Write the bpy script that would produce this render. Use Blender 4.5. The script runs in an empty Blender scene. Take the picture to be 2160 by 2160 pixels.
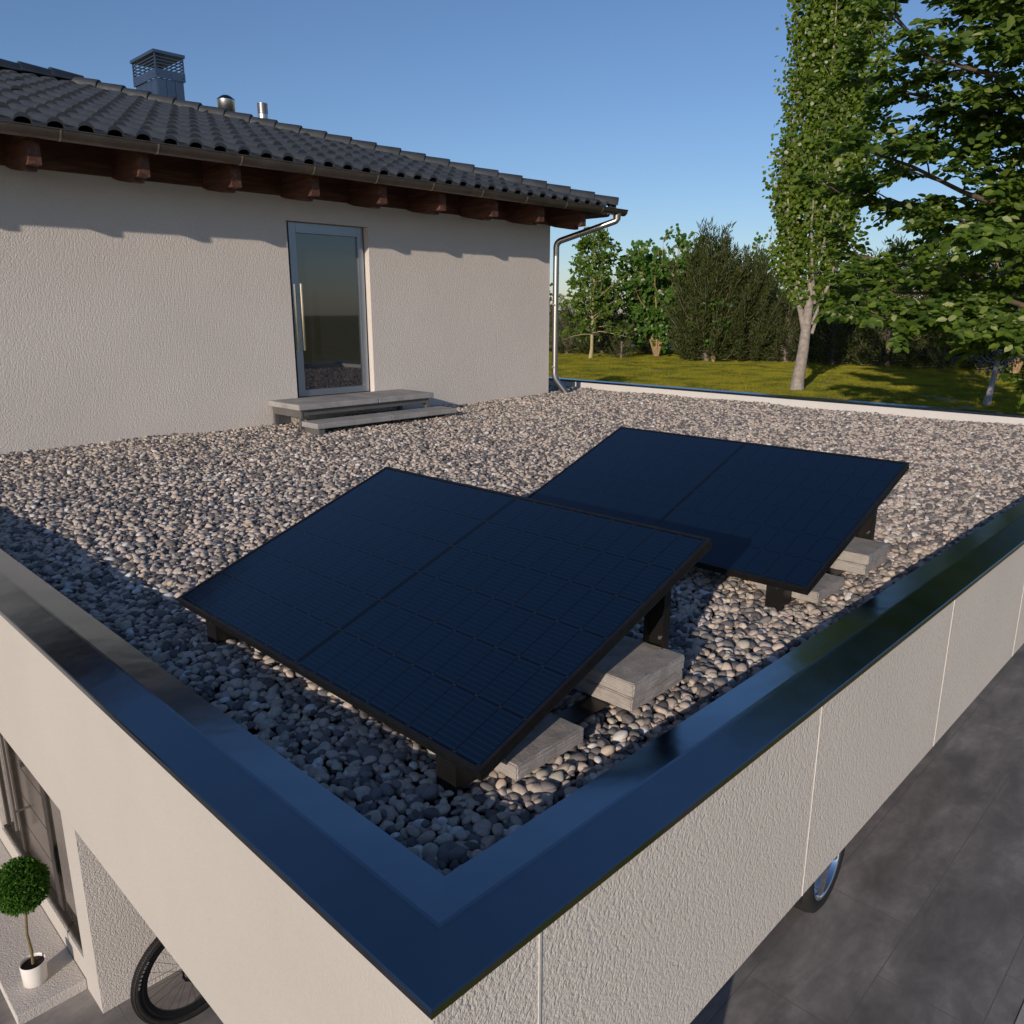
import bpy, bmesh, math, random
import numpy as np
from mathutils import Vector, Matrix
R = math.radians
sc = bpy.context.scene
COL = sc.collection

# ------------------------------------------------------------------ camera, sky, sun, exposure
cam_d = bpy.data.cameras.new("camera"); cam = bpy.data.objects.new("camera", cam_d); COL.objects.link(cam)
cam_d.sensor_width = 36; cam_d.sensor_fit = 'HORIZONTAL'; cam_d.lens = 1677.9 / 2160 * 36
cam_d.clip_start = 0.05; cam_d.clip_end = 2000
PITCH, YAW = 0.2499, 0.7756
CAM = Vector((-0.8854, -1.0574, 1.2343))
fwd = Vector((math.cos(PITCH)*math.cos(YAW), math.cos(PITCH)*math.sin(YAW), -math.sin(PITCH)))
rgt = Vector((math.sin(YAW), -math.cos(YAW), 0)); upv = rgt.cross(fwd)
M = Matrix((rgt, upv, -fwd)).transposed().to_4x4(); M.translation = CAM
cam.matrix_world = M
sc.camera = cam

SUN = Vector((-3.5, -1.30, 1.0)).normalized()            # towards the sun
EL = math.asin(SUN.z); AZ = math.atan2(SUN.x, SUN.y)
w = bpy.data.worlds.new("World"); sc.world = w; w.use_nodes = True
nt = w.node_tree; nt.nodes.clear()
sky = nt.nodes.new('ShaderNodeTexSky'); sky.sky_type = 'NISHITA'; sky.sun_disc = False
sky.sun_elevation = EL; sky.sun_rotation = AZ % (2*math.pi)
sky.air_density = 1.0; sky.dust_density = 0.35; sky.ozone_density = 4.6; sky.altitude = 200
bg = nt.nodes.new('ShaderNodeBackground'); bg.inputs[1].default_value = 0.114
wo = nt.nodes.new('ShaderNodeOutputWorld')
tint = nt.nodes.new('ShaderNodeMix'); tint.data_type = 'RGBA'; tint.blend_type = 'MULTIPLY'; tint.inputs[0].default_value = 1; tint.inputs[7].default_value = (1.07, .955, .965, 1)
nt.links.new(sky.outputs[0], tint.inputs[6]); nt.links.new(tint.outputs[2], bg.inputs[0]); nt.links.new(bg.outputs[0], wo.inputs[0])
sl = bpy.data.lights.new("sun", 'SUN'); sl.energy = 3.45; sl.angle = R(0.5); sl.color = (1.0, 0.865, 0.725)
so = bpy.data.objects.new("sun", sl); COL.objects.link(so)
so.rotation_euler = (-SUN).to_track_quat('-Z', 'Y').to_euler()
sc.view_settings.view_transform = 'Standard'; sc.view_settings.look = 'None'
sc.view_settings.exposure = 0.0; sc.view_settings.gamma = 1.0
sc.cycles.max_bounces = 8; sc.cycles.diffuse_bounces = 3; sc.cycles.glossy_bounces = 4
sc.cycles.transparent_max_bounces = 8; sc.cycles.use_denoising = True

# ------------------------------------------------------------------ helpers
class Mat:
    def __init__(s, name):
        s.m = bpy.data.materials.new(name); s.m.use_nodes = True
        s.t = s.m.node_tree; s.p = s.t.nodes['Principled BSDF']; s.out = s.t.nodes['Material Output']
    def n(s, typ, **k):
        nd = s.t.nodes.new(typ)
        for a, b in k.items():
            if a in nd.inputs: nd.inputs[a].default_value = b
            else: setattr(nd, a, b)
        return nd
    def l(s, a, b): s.t.links.new(a, b)
    def set(s, **k):
        for a, b in k.items():
            s.p.inputs[a.replace('_', ' ')].default_value = b
        return s
    def pos(s, scale=(1, 1, 1)):
        g = s.n('ShaderNodeNewGeometry'); mp = s.n('ShaderNodeMapping'); mp.inputs['Scale'].default_value = scale
        s.l(g.outputs['Position'], mp.inputs['Vector']); return mp.outputs[0]
    def obj(s, scale=(1, 1, 1)):
        g = s.n('ShaderNodeTexCoord'); mp = s.n('ShaderNodeMapping'); mp.inputs['Scale'].default_value = scale
        s.l(g.outputs['Object'], mp.inputs['Vector']); return mp.outputs[0]
    def noise(s, vec, scale, detail=4, rough=.5, dist=0.):
        nd = s.n('ShaderNodeTexNoise'); nd.inputs['Scale'].default_value = scale; nd.inputs['Detail'].default_value = detail
        nd.inputs['Roughness'].default_value = rough; nd.inputs['Distortion'].default_value = dist
        if vec is not None: s.l(vec, nd.inputs['Vector'])
        return nd.outputs['Fac']
    def ramp(s, fac, stops, interp='LINEAR'):
        r = s.n('ShaderNodeValToRGB'); r.color_ramp.interpolation = interp
        e = r.color_ramp.elements
        while len(e) < len(stops): e.new(.5)
        for i, (p, c) in enumerate(stops):
            e[i].position = p; e[i].color = c if len(c) == 4 else (*c, 1)
        s.l(fac, r.inputs[0]); return r.outputs[0]
    def math(s, op, a, b=None):
        m = s.n('ShaderNodeMath', operation=op)
        for i, v in enumerate((a, b)):
            if v is None: continue
            if isinstance(v, (int, float)): m.inputs[i].default_value = v
            else: s.l(v, m.inputs[i])
        return m.outputs[0]
    def mix(s, fac, a, b, mode='MIX'):
        m = s.n('ShaderNodeMix', data_type='RGBA', blend_type=mode)
        for i, v in ((0, fac), (6, a), (7, b)):
            if isinstance(v, (int, float)): m.inputs[i].default_value = v
            elif isinstance(v, tuple): m.inputs[i].default_value = (*v, 1) if len(v) == 3 else v
            else: s.l(v, m.inputs[i])
        return m.outputs[2]
    def bump(s, h, strength, dist):
        b = s.n('ShaderNodeBump'); b.inputs['Strength'].default_value = strength; b.inputs['Distance'].default_value = dist
        s.l(h, b.inputs['Height']); s.l(b.outputs[0], s.p.inputs['Normal']); return b

def plain(name, col, rough=.6, metal=0., var=.15, vs=8., bump=0., bs=60.):
    m = Mat(name); m.set(Roughness=rough, Metallic=metal)
    v = m.obj()
    c = m.ramp(m.noise(v, vs, 5), [(.25, tuple(x*(1-var) for x in col)), (.75, tuple(min(1, x*(1+var)) for x in col))])
    m.l(c, m.p.inputs['Base Color'])
    if not metal:
        r = m.ramp(m.noise(v, vs*2.3, 4), [(.3, (rough*.85,)*3), (.7, (min(1, rough*1.15),)*3)]); m.l(r, m.p.inputs['Roughness'])
    if bump: m.bump(m.noise(v, bs, 4), .6, bump)
    return m.m

def stucco(name, col, grain, worm, dist, rough=False):
    m = Mat(name); m.set(Roughness=.92); m.p.inputs['Specular IOR Level'].default_value = .2
    v = m.pos((1, 1, .85)); v.node.inputs['Rotation'].default_value = (.6, .9, .35)
    wob = m.n('ShaderNodeTexNoise'); wob.inputs['Scale'].default_value = worm*.6; wob.inputs['Detail'].default_value = 2; m.l(v, wob.inputs['Vector'])
    sc_ = m.n('ShaderNodeVectorMath', operation='SCALE'); m.l(wob.outputs['Color'], sc_.inputs[0]); sc_.inputs['Scale'].default_value = 1.6/worm
    ad = m.n('ShaderNodeVectorMath', operation='ADD'); m.l(v, ad.inputs[0]); m.l(sc_.outputs[0], ad.inputs[1])
    vo = m.n('ShaderNodeTexVoronoi', feature='SMOOTH_F1'); vo.inputs['Scale'].default_value = grain; vo.inputs['Smoothness'].default_value = .6; m.l(ad.outputs[0], vo.inputs['Vector'])
    a = m.math('SUBTRACT', 1.0, vo.outputs['Distance'])
    wr = m.noise(ad.outputs[0], grain*1.7, 3, .6)
    h = m.math('ADD', m.math('MULTIPLY', a, .55), m.math('MULTIPLY', wr, .7))
    if rough:
        h = m.math('ADD', m.math('MULTIPLY', m.noise(v, grain, 3, .55), 1.0), m.math('MULTIPLY', m.ramp(m.noise(v, grain*.55, 2, .5), [(.33, (0, 0, 0)), (.50, (1, 1, 1))]), .30))
    m.bump(h, 1.0, dist)
    big = m.noise(v, .9, 5, .6)
    c = m.ramp(big, [(.3, tuple(x*.93 for x in col)), (.7, tuple(x*1.03 for x in col))])
    c = m.mix(m.ramp(a, [(.3, (.0,)*3), (.7, (.10,)*3)]), c, tuple(x*1.1 for x in col))
    m.l(c, m.p.inputs['Base Color'])
    return m.m

class MB:
    def __init__(s): s.v = []; s.f = []; s.sm = []
    def add(s, vs, fs, smooth=False):
        o = len(s.v); s.v += [Vector(p) for p in vs]
        s.f += [[i+o for i in f] for f in fs]; s.sm += [smooth]*len(fs); return s
    def box(s, a, b):
        x0, y0, z0 = a; x1, y1, z1 = b
        return s.add([(x0,y0,z0),(x1,y0,z0),(x1,y1,z0),(x0,y1,z0),(x0,y0,z1),(x1,y0,z1),(x1,y1,z1),(x0,y1,z1)],
                     [(0,3,2,1),(4,5,6,7),(0,1,5,4),(1,2,6,5),(2,3,7,6),(3,0,4,7)])
    def cbox(s, a, b, c=.004):
        """chamfered box"""
        bm = bmesh.new(); bmesh.ops.create_cube(bm, size=1)
        for v in bm.verts:
            v.co = Vector([(a[i]+b[i])/2 + v.co[i]*(b[i]-a[i]) for i in range(3)])
        bmesh.ops.bevel(bm, geom=bm.edges[:], offset=c, segments=2, affect='EDGES', profile=.6)
        bm.verts.index_update()
        s.add([v.co.copy() for v in bm.verts], [[v.index for v in f.verts] for f in bm.faces]); bm.free(); return s
    def tube(s, pts, rad, seg=12, cap=True, smooth=True):
        pts = [Vector(p) for p in pts]; n = len(pts)
        rad = rad if hasattr(rad, '__len__') else [rad]*n
        vs = []; up = None
        for i, p in enumerate(pts):
            t = (pts[min(i+1, n-1)] - pts[max(i-1, 0)]).normalized()
            if up is None: up = t.orthogonal().normalized()
            up = (up - t*up.dot(t)); up = up.normalized() if up.length > 1e-6 else t.orthogonal().normalized()
            b = t.cross(up)
            for k in range(seg):
                a = 2*math.pi*k/seg; vs.append(p + (up*math.cos(a) + b*math.sin(a))*rad[i])
        fs = [(i*seg+k, i*seg+(k+1) % seg, (i+1)*seg+(k+1) % seg, (i+1)*seg+k) for i in range(n-1) for k in range(seg)]
        s.add(vs, fs, smooth)
        if cap: s.add(vs[:seg], [tuple(range(seg))[::-1]]); s.add(vs[-seg:], [tuple(range(seg))])
        return s
    def lathe(s, c, prof, seg=32, axis='z', smooth=True):
        vs = []; c = Vector(c)
        for r, h in prof:
            for k in range(seg):
                a = 2*math.pi*k/seg; u, v_ = r*math.cos(a), r*math.sin(a)
                vs.append(c + (Vector((u, v_, h)) if axis == 'z' else Vector((u, h, v_)) if axis == 'y' else Vector((h, u, v_))))
        n = len(prof)
        fs = [(i*seg+k, i*seg+(k+1) % seg, (i+1)*seg+(k+1) % seg, (i+1)*seg+k) for i in range(n-1) for k in range(seg)]
        return s.add(vs, fs, smooth)
    def prism(s, poly, a, b, axis):
        """poly of 2D points extruded from a to b along axis (0 x: poly=(y,z); 1 y: poly=(x,z); 2 z: poly=(x,y))"""
        def P(u, v_, t): return ((t, u, v_), (u, t, v_), (u, v_, t))[axis]
        n = len(poly)
        vs = [P(u, v_, a) for u, v_ in poly] + [P(u, v_, b) for u, v_ in poly]
        return s.add(vs, [tuple(range(n)), tuple(range(2*n-1, n-1, -1))] + [(i, i+n, (i+1) % n+n, (i+1) % n) for i in range(n)])
    def build(s, name, mat, parent=None, recalc=True):
        org = Vector(ORG.get(parent.name, (0, 0, 0))) if parent else Vector((0, 0, 0))
        me = bpy.data.meshes.new(name)
        me.from_pydata([tuple(v-org) for v in s.v], [], s.f); me.update()
        me.polygons.foreach_set('use_smooth', s.sm)
        if recalc:
            bm = bmesh.new(); bm.from_mesh(me); bmesh.ops.recalc_face_normals(bm, faces=bm.faces); bm.to_mesh(me); bm.free()
        o = bpy.data.objects.new(name, me); COL.objects.link(o)
        if mat: me.materials.append(mat)
        if parent: o.parent = parent; ORG[o.name] = tuple(org)
        return o
ORG = {}
def tag(o, label=None, cat=None, group=None, kind=None):
    if label: o['label'] = label
    if cat: o['category'] = cat
    if group: o['group'] = group
    if kind: o['kind'] = kind
    return o
def thing(name, loc, label, cat, group=None):
    e = bpy.data.objects.new(name, None); COL.objects.link(e); e.location = loc; e.empty_display_size = .1
    ORG[e.name] = tuple(loc); return tag(e, label, cat, group)

def raw_mesh(name, verts, faces, mat, parent=None, smooth=False):
    """quads from numpy arrays"""
    org = np.array(ORG.get(parent.name, (0, 0, 0))) if parent else np.zeros(3)
    verts = np.asarray(verts, np.float32) - org.astype(np.float32); faces = np.asarray(faces, np.int32)
    me = bpy.data.meshes.new(name); nv, nf, k = len(verts), len(faces), faces.shape[1]
    me.vertices.add(nv); me.vertices.foreach_set('co', verts.ravel())
    me.loops.add(nf*k); me.loops.foreach_set('vertex_index', faces.ravel())
    me.polygons.add(nf); me.polygons.foreach_set('loop_start', np.arange(0, nf*k, k, dtype=np.int32))
    me.polygons.foreach_set('use_smooth', np.full(nf, smooth))
    me.update(calc_edges=True); me.materials.append(mat)
    o = bpy.data.objects.new(name, me); COL.objects.link(o)
    if parent: o.parent = parent
    return o

# ------------------------------------------------------------------ materials
M_WALL = stucco("rough_plaster", (.70, .645, .592), 75, 34, .0058)
M_FASCIA = stucco("grained_plaster", (.71, .65, .592), 135, 55, .0042, True)
M_DIMMED = stucco("dimmed_fine_plaster", (.50, .47, .43), 140, 70, .002)  # same plaster, colour darkened to tone down sunlight on the west faces
M_WHITE = plain("white_render", (.60, .58, .55), .85, 0, .03, 3, .002, 90)
def metal_cap():
    m = Mat("coping_metal"); m.set(Metallic=1.0, Roughness=.16); v = m.pos()
    m.l(m.ramp(m.noise(v, 3, 5, .6), [(.3, (.19, .235, .275)), (.7, (.22, .27, .31))]), m.p.inputs['Base Color'])
    m.l(m.ramp(m.noise(v, 5, 6, .6), [(.3, (.13,)*3), (.7, (.20,)*3)]), m.p.inputs['Roughness'])
    m.bump(m.noise(v, 7, 2), .12, .01); return m.m
M_CAP = metal_cap()
M_TILE = plain("slate_grey_tile", (.036, .042, .049), .62, 0, .25, 5, .0015, 120)
M_TILEIN = plain("tile_underside", (.02, .02, .02), .9)
M_GUTTER = plain("brown_zinc", (.15, .125, .105), .48, .75, .25, 7)
M_STEEL = plain("brushed_steel", (.50, .475, .45), .33, 1.0, .05, 3)
M_CHIM = plain("slate_metal", (.17, .20, .25), .34, .9, .1, 6)
M_DARKSTEEL = plain("dark_steel", (.045, .042, .040), .38, .8, .2, 9)
M_BLACK = plain("black_frame", (.012, .012, .013), .42, .2, .2, 12)
M_CONC = None
def wood(name, along):
    m = Mat(name); m.set(Roughness=.6)
    s = {'x': (1.2, 14, 14), 'y': (14, 1.2, 14)}[along]
    v = m.pos(s); n1 = m.noise(v, 1.6, 6, .6, 1.2)
    c = m.ramp(n1, [(.25, (.032, .011, .007)), (.5, (.10, .041, .024)), (.75, (.20, .095, .06))])
    m.l(c, m.p.inputs['Base Color']); m.bump(n1, .3, .004); return m.m
M_WOODY = wood("rafter_wood", 'y'); M_WOODX = wood("board_wood", 'x')
def concrete(name, col, vs=6.):
    m = Mat(name); m.set(Roughness=.85); v = m.pos()
    a = m.noise(v, vs, 8, .65); b = m.noise(v, vs*9, 4, .6)
    c = m.ramp(a, [(.28, tuple(x*.68 for x in col)), (.5, col), (.72, tuple(x*1.25 for x in col))])
    c = m.mix(m.ramp(b, [(.42, (.0,)*3), (.7, (.35,)*3)]), c, tuple(x*.7 for x in col))
    m.l(c, m.p.inputs['Base Color'])
    m.bump(m.math('ADD', m.noise(v, 150, 4), m.math('MULTIPLY', a, 1.5)), .5, .003); return m.m
M_CONC = concrete("paver_concrete", (.36, .33, .30), 14)
M_STEP = concrete("step_concrete", (.33, .32, .31), 5)
def door_glass(name, col=(.006, .007, .009)):
    m = Mat(name); m.set(Base_Color=(*col, 1), Roughness=.025, IOR=1.52)
    m.bump(m.noise(m.pos(), 1.3, 2), .02, .01); return m.m
M_GLASS = door_glass("dark_glass", (.012, .014, .018)); M_GLASS.node_tree.nodes['Principled BSDF'].inputs['IOR'].default_value = 2.3
M_ALU = plain("grey_aluminium", (.36, .40, .45), .36, .85, .06, 3)
M_CHROME = plain("polished_steel", (.78, .77, .75), .10, 1.0, .04, 10)
M_MULL = plain("weathered_frame", (.055, .048, .042), .5, .3, .3, 25)
M_DOORP = plain("bronze_door_panel", (.27, .235, .21), .2, .85, .10, 2)
M_RUBBER = plain("tyre_rubber", (.016, .015, .014), .75, 0, .25, 40)
M_POT = plain("white_glazed_pot", (.80, .76, .71), .38, 0, .02, 4)
M_SOIL = plain("potting_soil", (.022, .013, .012), .95, 0, .5, 60, .006, 90)
M_BARKY = plain("green_bark", (.16, .12, .045), .8, 0, .35, 40, .003, 60)

# ------------------------------------------------------------------ key dimensions
G = -2.50                     # paving level
XC, YC = 7.926, 6.83          # house corner on the terrace
XF = 9.02                     # far parapet, inner face
KO = 0.222                    # coping width
KF = 0.212                    # fascia offset

# ------------------------------------------------------------------ ground, lawn, paving
def sstep(x): x = np.clip(x, 0, 1); return x*x*(3-2*x)
def ground_h(x, y):
    rise = sstep((x-9.4)/4.0)*sstep((y+3.2)/4.4)
    back = sstep((y-14.0)/4.0)*sstep((x+30)/20)
    return -2.56 + .96*np.maximum(rise, back)
def make_ground():
    a = np.concatenate([np.linspace(-400, -30, 20), np.linspace(-28, 45, 147), np.linspace(50, 400, 20)])
    X, Y = np.meshgrid(a, a); Z = ground_h(X, Y)
    rng = np.random.default_rng(3)
    far = sstep((np.hypot(X-5, Y-5)-12)/20)
    Z = Z + rng.normal(0, .012, Z.shape)*far
    n = len(a); idx = np.arange(n*n).reshape(n, n)
    F = np.stack([idx[:-1, :-1], idx[:-1, 1:], idx[1:, 1:], idx[1:, :-1]], -1).reshape(-1, 4)
    m = Mat("lawn_grass"); m.set(Roughness=.9); m.p.inputs['Specular IOR Level'].default_value = .1
    v = m.pos((1, 1, 1)); big = m.noise(v, .55, 5, .6); fine = m.noise(v, 9, 4, .7)
    c = m.ramp(big, [(.3, (.16, .17, .02)), (.52, (.31, .28, .032)), (.72, (.38, .33, .045))])
    c = m.mix(m.ramp(fine, [(.35, (.65,)*3), (.6, (0, 0, 0))]), c, (.06, .08, .016))
    lit = m.noise(v, 1.7, 7, .72)
    c = m.mix(m.ramp(lit, [(.50, (0, 0, 0)), (.55, (.85,)*3)]), c, (.34, .24, .19))
    m.l(c, m.p.inputs['Base Color']); m.bump(fine, .7, .05)
    o = raw_mesh("lawn", np.stack([X, Y, Z], -1).reshape(-1, 3), F, m.m, smooth=True); tag(o, kind="structure")
make_ground()

def make_paving():
    m = Mat("slate_paving"); m.set(Roughness=.62)
    v = m.pos(); 
    a = m.noise(m.pos((1, 2.2, 1)), 1.5, 8, .62, .4); b = m.noise(v, 14, 5, .6)
    c = m.ramp(a, [(.34, (.15, .139, .132)), (.5, (.255, .235, .222)), (.66, (.385, .352, .335))])
    c = m.mix(m.ramp(b, [(.35, (.25,)*3), (.65, (0, 0, 0))]), c, (.13, .122, .12))
    br = m.n('ShaderNodeTexBrick'); br.inputs['Scale'].default_value = 1
    br.inputs['Brick Width'].default_value = 1.05; br.inputs['Row Height'].default_value = .53
    br.inputs['Mortar Size'].default_value = .0028; br.offset = .5; br.inputs['Mortar Smooth'].default_value = .2
    mp = m.n('ShaderNodeMapping'); g = m.n('ShaderNodeNewGeometry'); m.l(g.outputs['Position'], mp.inputs[0])
    mp.inputs['Location'].default_value = (-.155, -.092, 0); m.l(mp.outputs[0], br.inputs['Vector'])
    st_ = m.noise(m.pos((1, 3, 1)), 7, 8, .75, .6); c = m.mix(m.ramp(st_, [(.35, (.35,)*3), (.62, (0, 0, 0))]), c, (.16, .147, .14)); c = m.mix(br.outputs['Fac'], c, (.165, .155, .15))
    m.l(c, m.p.inputs['Base Color'])
    m.bump(m.math('SUBTRACT', m.math('MULTIPLY', a, .5), br.outputs['Fac']), .5, .003)
    mb = MB(); mb.box((-9, -.56, G-.05), (9.45, 6.83, G)); o = mb.build("paving", m.m); tag(o, kind="structure")
    k = MB(); k.cbox((-9, -.66, G-.08), (9.45, -.5605, G+.006), .004); o = k.build("kerb", concrete("kerb_stone", (.42, .40, .38), 8)); tag(o, kind="structure")
make_paving()

# ------------------------------------------------------------------ flat roofed carport building
CP = thing("carport", (0, 0, G), "low flat roofed cream carport with dark metal coping under the gravel terrace", "carport")
def sweep(path, prof, close=False):
    """path: corner points with outward unit diagonals, prof: (k, z)"""
    mb = MB(); n = len(prof)
    vs = [(p[0]+d[0]*k, p[1]+d[1]*k, z) for p, d in path for k, z in prof]
    fs = [(i*n+j, i*n+j+1, (i+1)*n+j+1, (i+1)*n+j) for i in range(len(path)-1) for j in range(n-1)]
    return mb.add(vs, fs)
PATH = [((0, 6.82), (-1, 0)), ((0, 0), (-1, -1)), ((9.005, 0), (1, -1)), ((9.005, 16), (1, 0))]
prof = [(.014, .104), (.0, .104), (0, .126), (.003, .130), (.100, .1388), (.108, .1385), (.116, .1370), (.219, .1215), (.222, .119), (.222, .103), (.206, .103)]
sweep(PATH, prof).build("coping", M_CAP, CP)
def fascia():
    mb = MB()
    mb.box((-.212, -.212, -.572), (-.012, 6.82, .118))                 # west side
    mb.box((-.012, -.212, -.572), (9.217, -.012, .118))                # south side
    mb.box((9.017, -.012, -.572), (9.217, 16, .118))                   # east side
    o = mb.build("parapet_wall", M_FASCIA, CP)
    me = o.data; me.materials.append(M_WHITE); me.materials.append(M_DIMMED)
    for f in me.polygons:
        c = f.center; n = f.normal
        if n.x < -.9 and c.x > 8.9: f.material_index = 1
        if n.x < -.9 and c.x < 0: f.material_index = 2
    for x in (.052, 1.292, 2.542, 3.81, 5.06, 6.31, 7.56):
        b = MB(); b.box((x-.003, -.2145, -.570), (x+.003, -.2121, .1025)); b.build("expansion_bead", M_WHITE, CP)
fascia()
mb = MB(); mb.box((-.011, -.011, -.50), (9.016, 6.82, -.035)); mb.build("roof_slab", plain("roof_membrane", (.05, .048, .046), .9), CP)
XW, YW = .075, 3.015
def lower_walls():
    mb = MB()
    mb.box((XW, YW, G), (.275, 3.237, -.51))                # pier beside the entrance
    mb.box((.275, YW, G), (9.2, YW+.2, -.51))               # wall behind the bicycle
    mb.box((XW, 4.87, G), (.275, 6.82, -.51))
    mb.box((XW, 3.237, G), (.275, 4.87, -2.285))            # low wall below the door
    mb.box((XW, 3.237, -.72), (.275, 4.87, -.51))
    o = mb.build("lower_wall", M_FASCIA, CP); me = o.data; me.materials.append(M_DIMMED)
    for f in me.polygons:
        if f.normal.x < -.9: f.material_index = 1
    c = MB(); c.box((-.205, -.208, G), (.33, .06, -.51)); c.build("corner_column", M_DIMMED, CP)
    c = MB(); c.box((8.9, -.20, G), (9.2, .10, -.51)); c.build("corner_column", M_DIMMED, CP)
lower_walls()
def entrance():
    X = XW+.03
    d = MB(); z0, z1 = -2.255, -.73
    d.cbox((X, 3.66, z0), (X+.07, 3.755, z1), .006)          # mullions and jambs
    d.cbox((X, 4.415, z0), (X+.07, 4.475, z1), .006)
    d.cbox((X, 3.24, z0), (X+.07, 3.275, z1), .006); d.cbox((X, 4.83, z0), (X+.07, 4.868, z1), .006)
    d.cbox((X-.02, 3.239, -2.283), (X+.09, 4.868, z0-.001), .006)
    e = d.build("entrance_door", M_MULL, CP)
    g = MB(); g.box((X+.012, 3.277, z0), (X+.024, 3.658, z1)); g.build("pane", M_GLASS2, e)
    g = MB(); g.box((X+.012, 4.477, z0), (X+.024, 4.828, z1)); g.build("pane", M_GLASS2, e)
    p = MB(); zz = [z0, -2.02, -1.79, -1.56, -1.33, -1.10, z1]
    for i in range(6): p.cbox((X+.02, 3.757, zz[i]+.004), (X+.05, 4.413, zz[i+1]-.004), .002)
    p.box((X+.03, 3.757, z0), (X+.055, 4.413, z1)); p.build("door_leaf", M_DOORP, e)
    h = MB(); h.tube([(X-.035, 4.36, -2.03), (X-.035, 4.36, -.95)], .011); h.tube([(X-.035, 4.36, -1.9), (X+.03, 4.36, -1.9)], .008); h.tube([(X-.035, 4.36, -1.1), (X+.03, 4.36, -1.1)], .008)
    h.build("handle", M_STEEL, e)
    k = MB(); k.cbox((X+.005, 4.19, -1.525), (X+.03, 4.225, -1.485), .003); k.build("lock", M_STEEL, e)
M_GLASS2 = door_glass("mirror_glass", (.34, .31, .28)); M_GLASS2.node_tree.nodes['Principled BSDF'].inputs['Roughness'].default_value = .03
M_GLASS2.node_tree.nodes['Principled BSDF'].inputs['Metallic'].default_value = .9
entrance()
ES = MB(); ES.cbox((-.275, 3.25, G), (XW-.001, 6.8, -2.433), .006)
tag(ES.build("entrance_platform", stucco("platform_plaster", (.60, .56, .52), 90, 45, .005)), "low cream rendered entrance platform under the potted topiary ball", "platform")

# ------------------------------------------------------------------ house
H = thing("house", (1.2, YC, G), "cream rough plastered house with dark tiled hip roof and glazed terrace door", "house")
def house_walls():
    mb = MB()
    mb.box((-5.6, YC, G), (3.77, YC+.3, 2.70)); mb.box((4.81, YC, G), (XC, YC+.3, 2.70))
    mb.box((3.77, YC, 2.14), (4.81, YC+.3, 2.70)); mb.box((3.77, YC, G), (4.81, YC+.3, .27))
    mb.box((XC-.3, YC+.3, G), (XC, 15.6, 2.70)); mb.box((-5.6, YC+.3, G), (-5.3, 15.6, 2.70)); mb.box((-5.3, 15.3, G), (XC-.3, 15.6, 2.70))
    mb.build("wall", M_WALL, H)
house_walls()
SL = .297; XE, YE, ZE = 8.42, 6.10, 2.572
RUN = 5.10
def tile_field(to_world, width_fn, x0, x1, rows, name):
    P = .2222; px = np.array([-.064, -.060, -.050, -.034, -.017, 0, .017, .034, .050, .060, .064, .085, .111, .137, .158])
    pz = np.where(np.abs(px) < .064, .056*np.sqrt(np.clip(1-(px/.0645)**2, 0, 1)), .002-.006*np.sin(np.clip((px-.064)/.094, 0, 1)*math.pi))
    th = .017; V = []; F = []; rng = np.random.default_rng(5)
    ncol = int((x1-x0)/P)+2; m = len(px)
    for r in range(rows):
        for c in range(ncol):
            xc = x1-.12-c*P
            if xc < x0: continue
            jy, jz = rng.normal(0, .004), rng.normal(0, .002)
            t0, t1 = r*.4715+jy, (r+1)*.4715+.05
            xs = xc+px
            lim = width_fn(xs)
            if lim.max() < t0+.02: continue
            rowsets = []
            for t, lift, dz in ((t0, .030+jz, 0), (t0+.012, .0325+jz, 0), (t1, .0+jz, 0)):
                tt = np.minimum(t, lim); rowsets.append(np.stack([xs, tt, SL*tt+lift+pz+dz], -1))
            tt = np.minimum(t0, lim); rowsets.insert(0, np.stack([xs, tt, SL*tt+.030+jz+pz*.80-th], -1))
            if r == 0:
                tt = np.minimum(t0+.40, lim); rowsets.insert(0, np.stack([xs, tt, SL*tt+.015+pz*.80-th], -1))
            o = sum(len(q) for q in V); k = len(rowsets); V.append(np.concatenate(rowsets))
            for i in range(k-1):
                for j in range(m-1):
                    F.append((o+i*m+j, o+i*m+j+1, o+(i+1)*m+j+1, o+(i+1)*m+j))
    V = to_world(np.concatenate(V))
    return raw_mesh(name, V, F, M_TILE, H, smooth=False)
def w_front(v): return np.stack([v[:, 0], YE+v[:, 1], ZE+v[:, 2]], -1)
tile_field(w_front, lambda x: np.minimum(np.clip(XE-x, 0, None), RUN), -4.4, XE, 11, "roof_tiles")
def w_side(v): return np.stack([XE-v[:, 1], YE+(XE-v[:, 0]), ZE+v[:, 2]], -1)
tile_field(w_side, lambda x: np.minimum(np.clip(np.minimum(XE-x, 2*RUN-(XE-x)), 0, None), RUN), XE-2*RUN, XE, 11, "roof_tiles")
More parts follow.
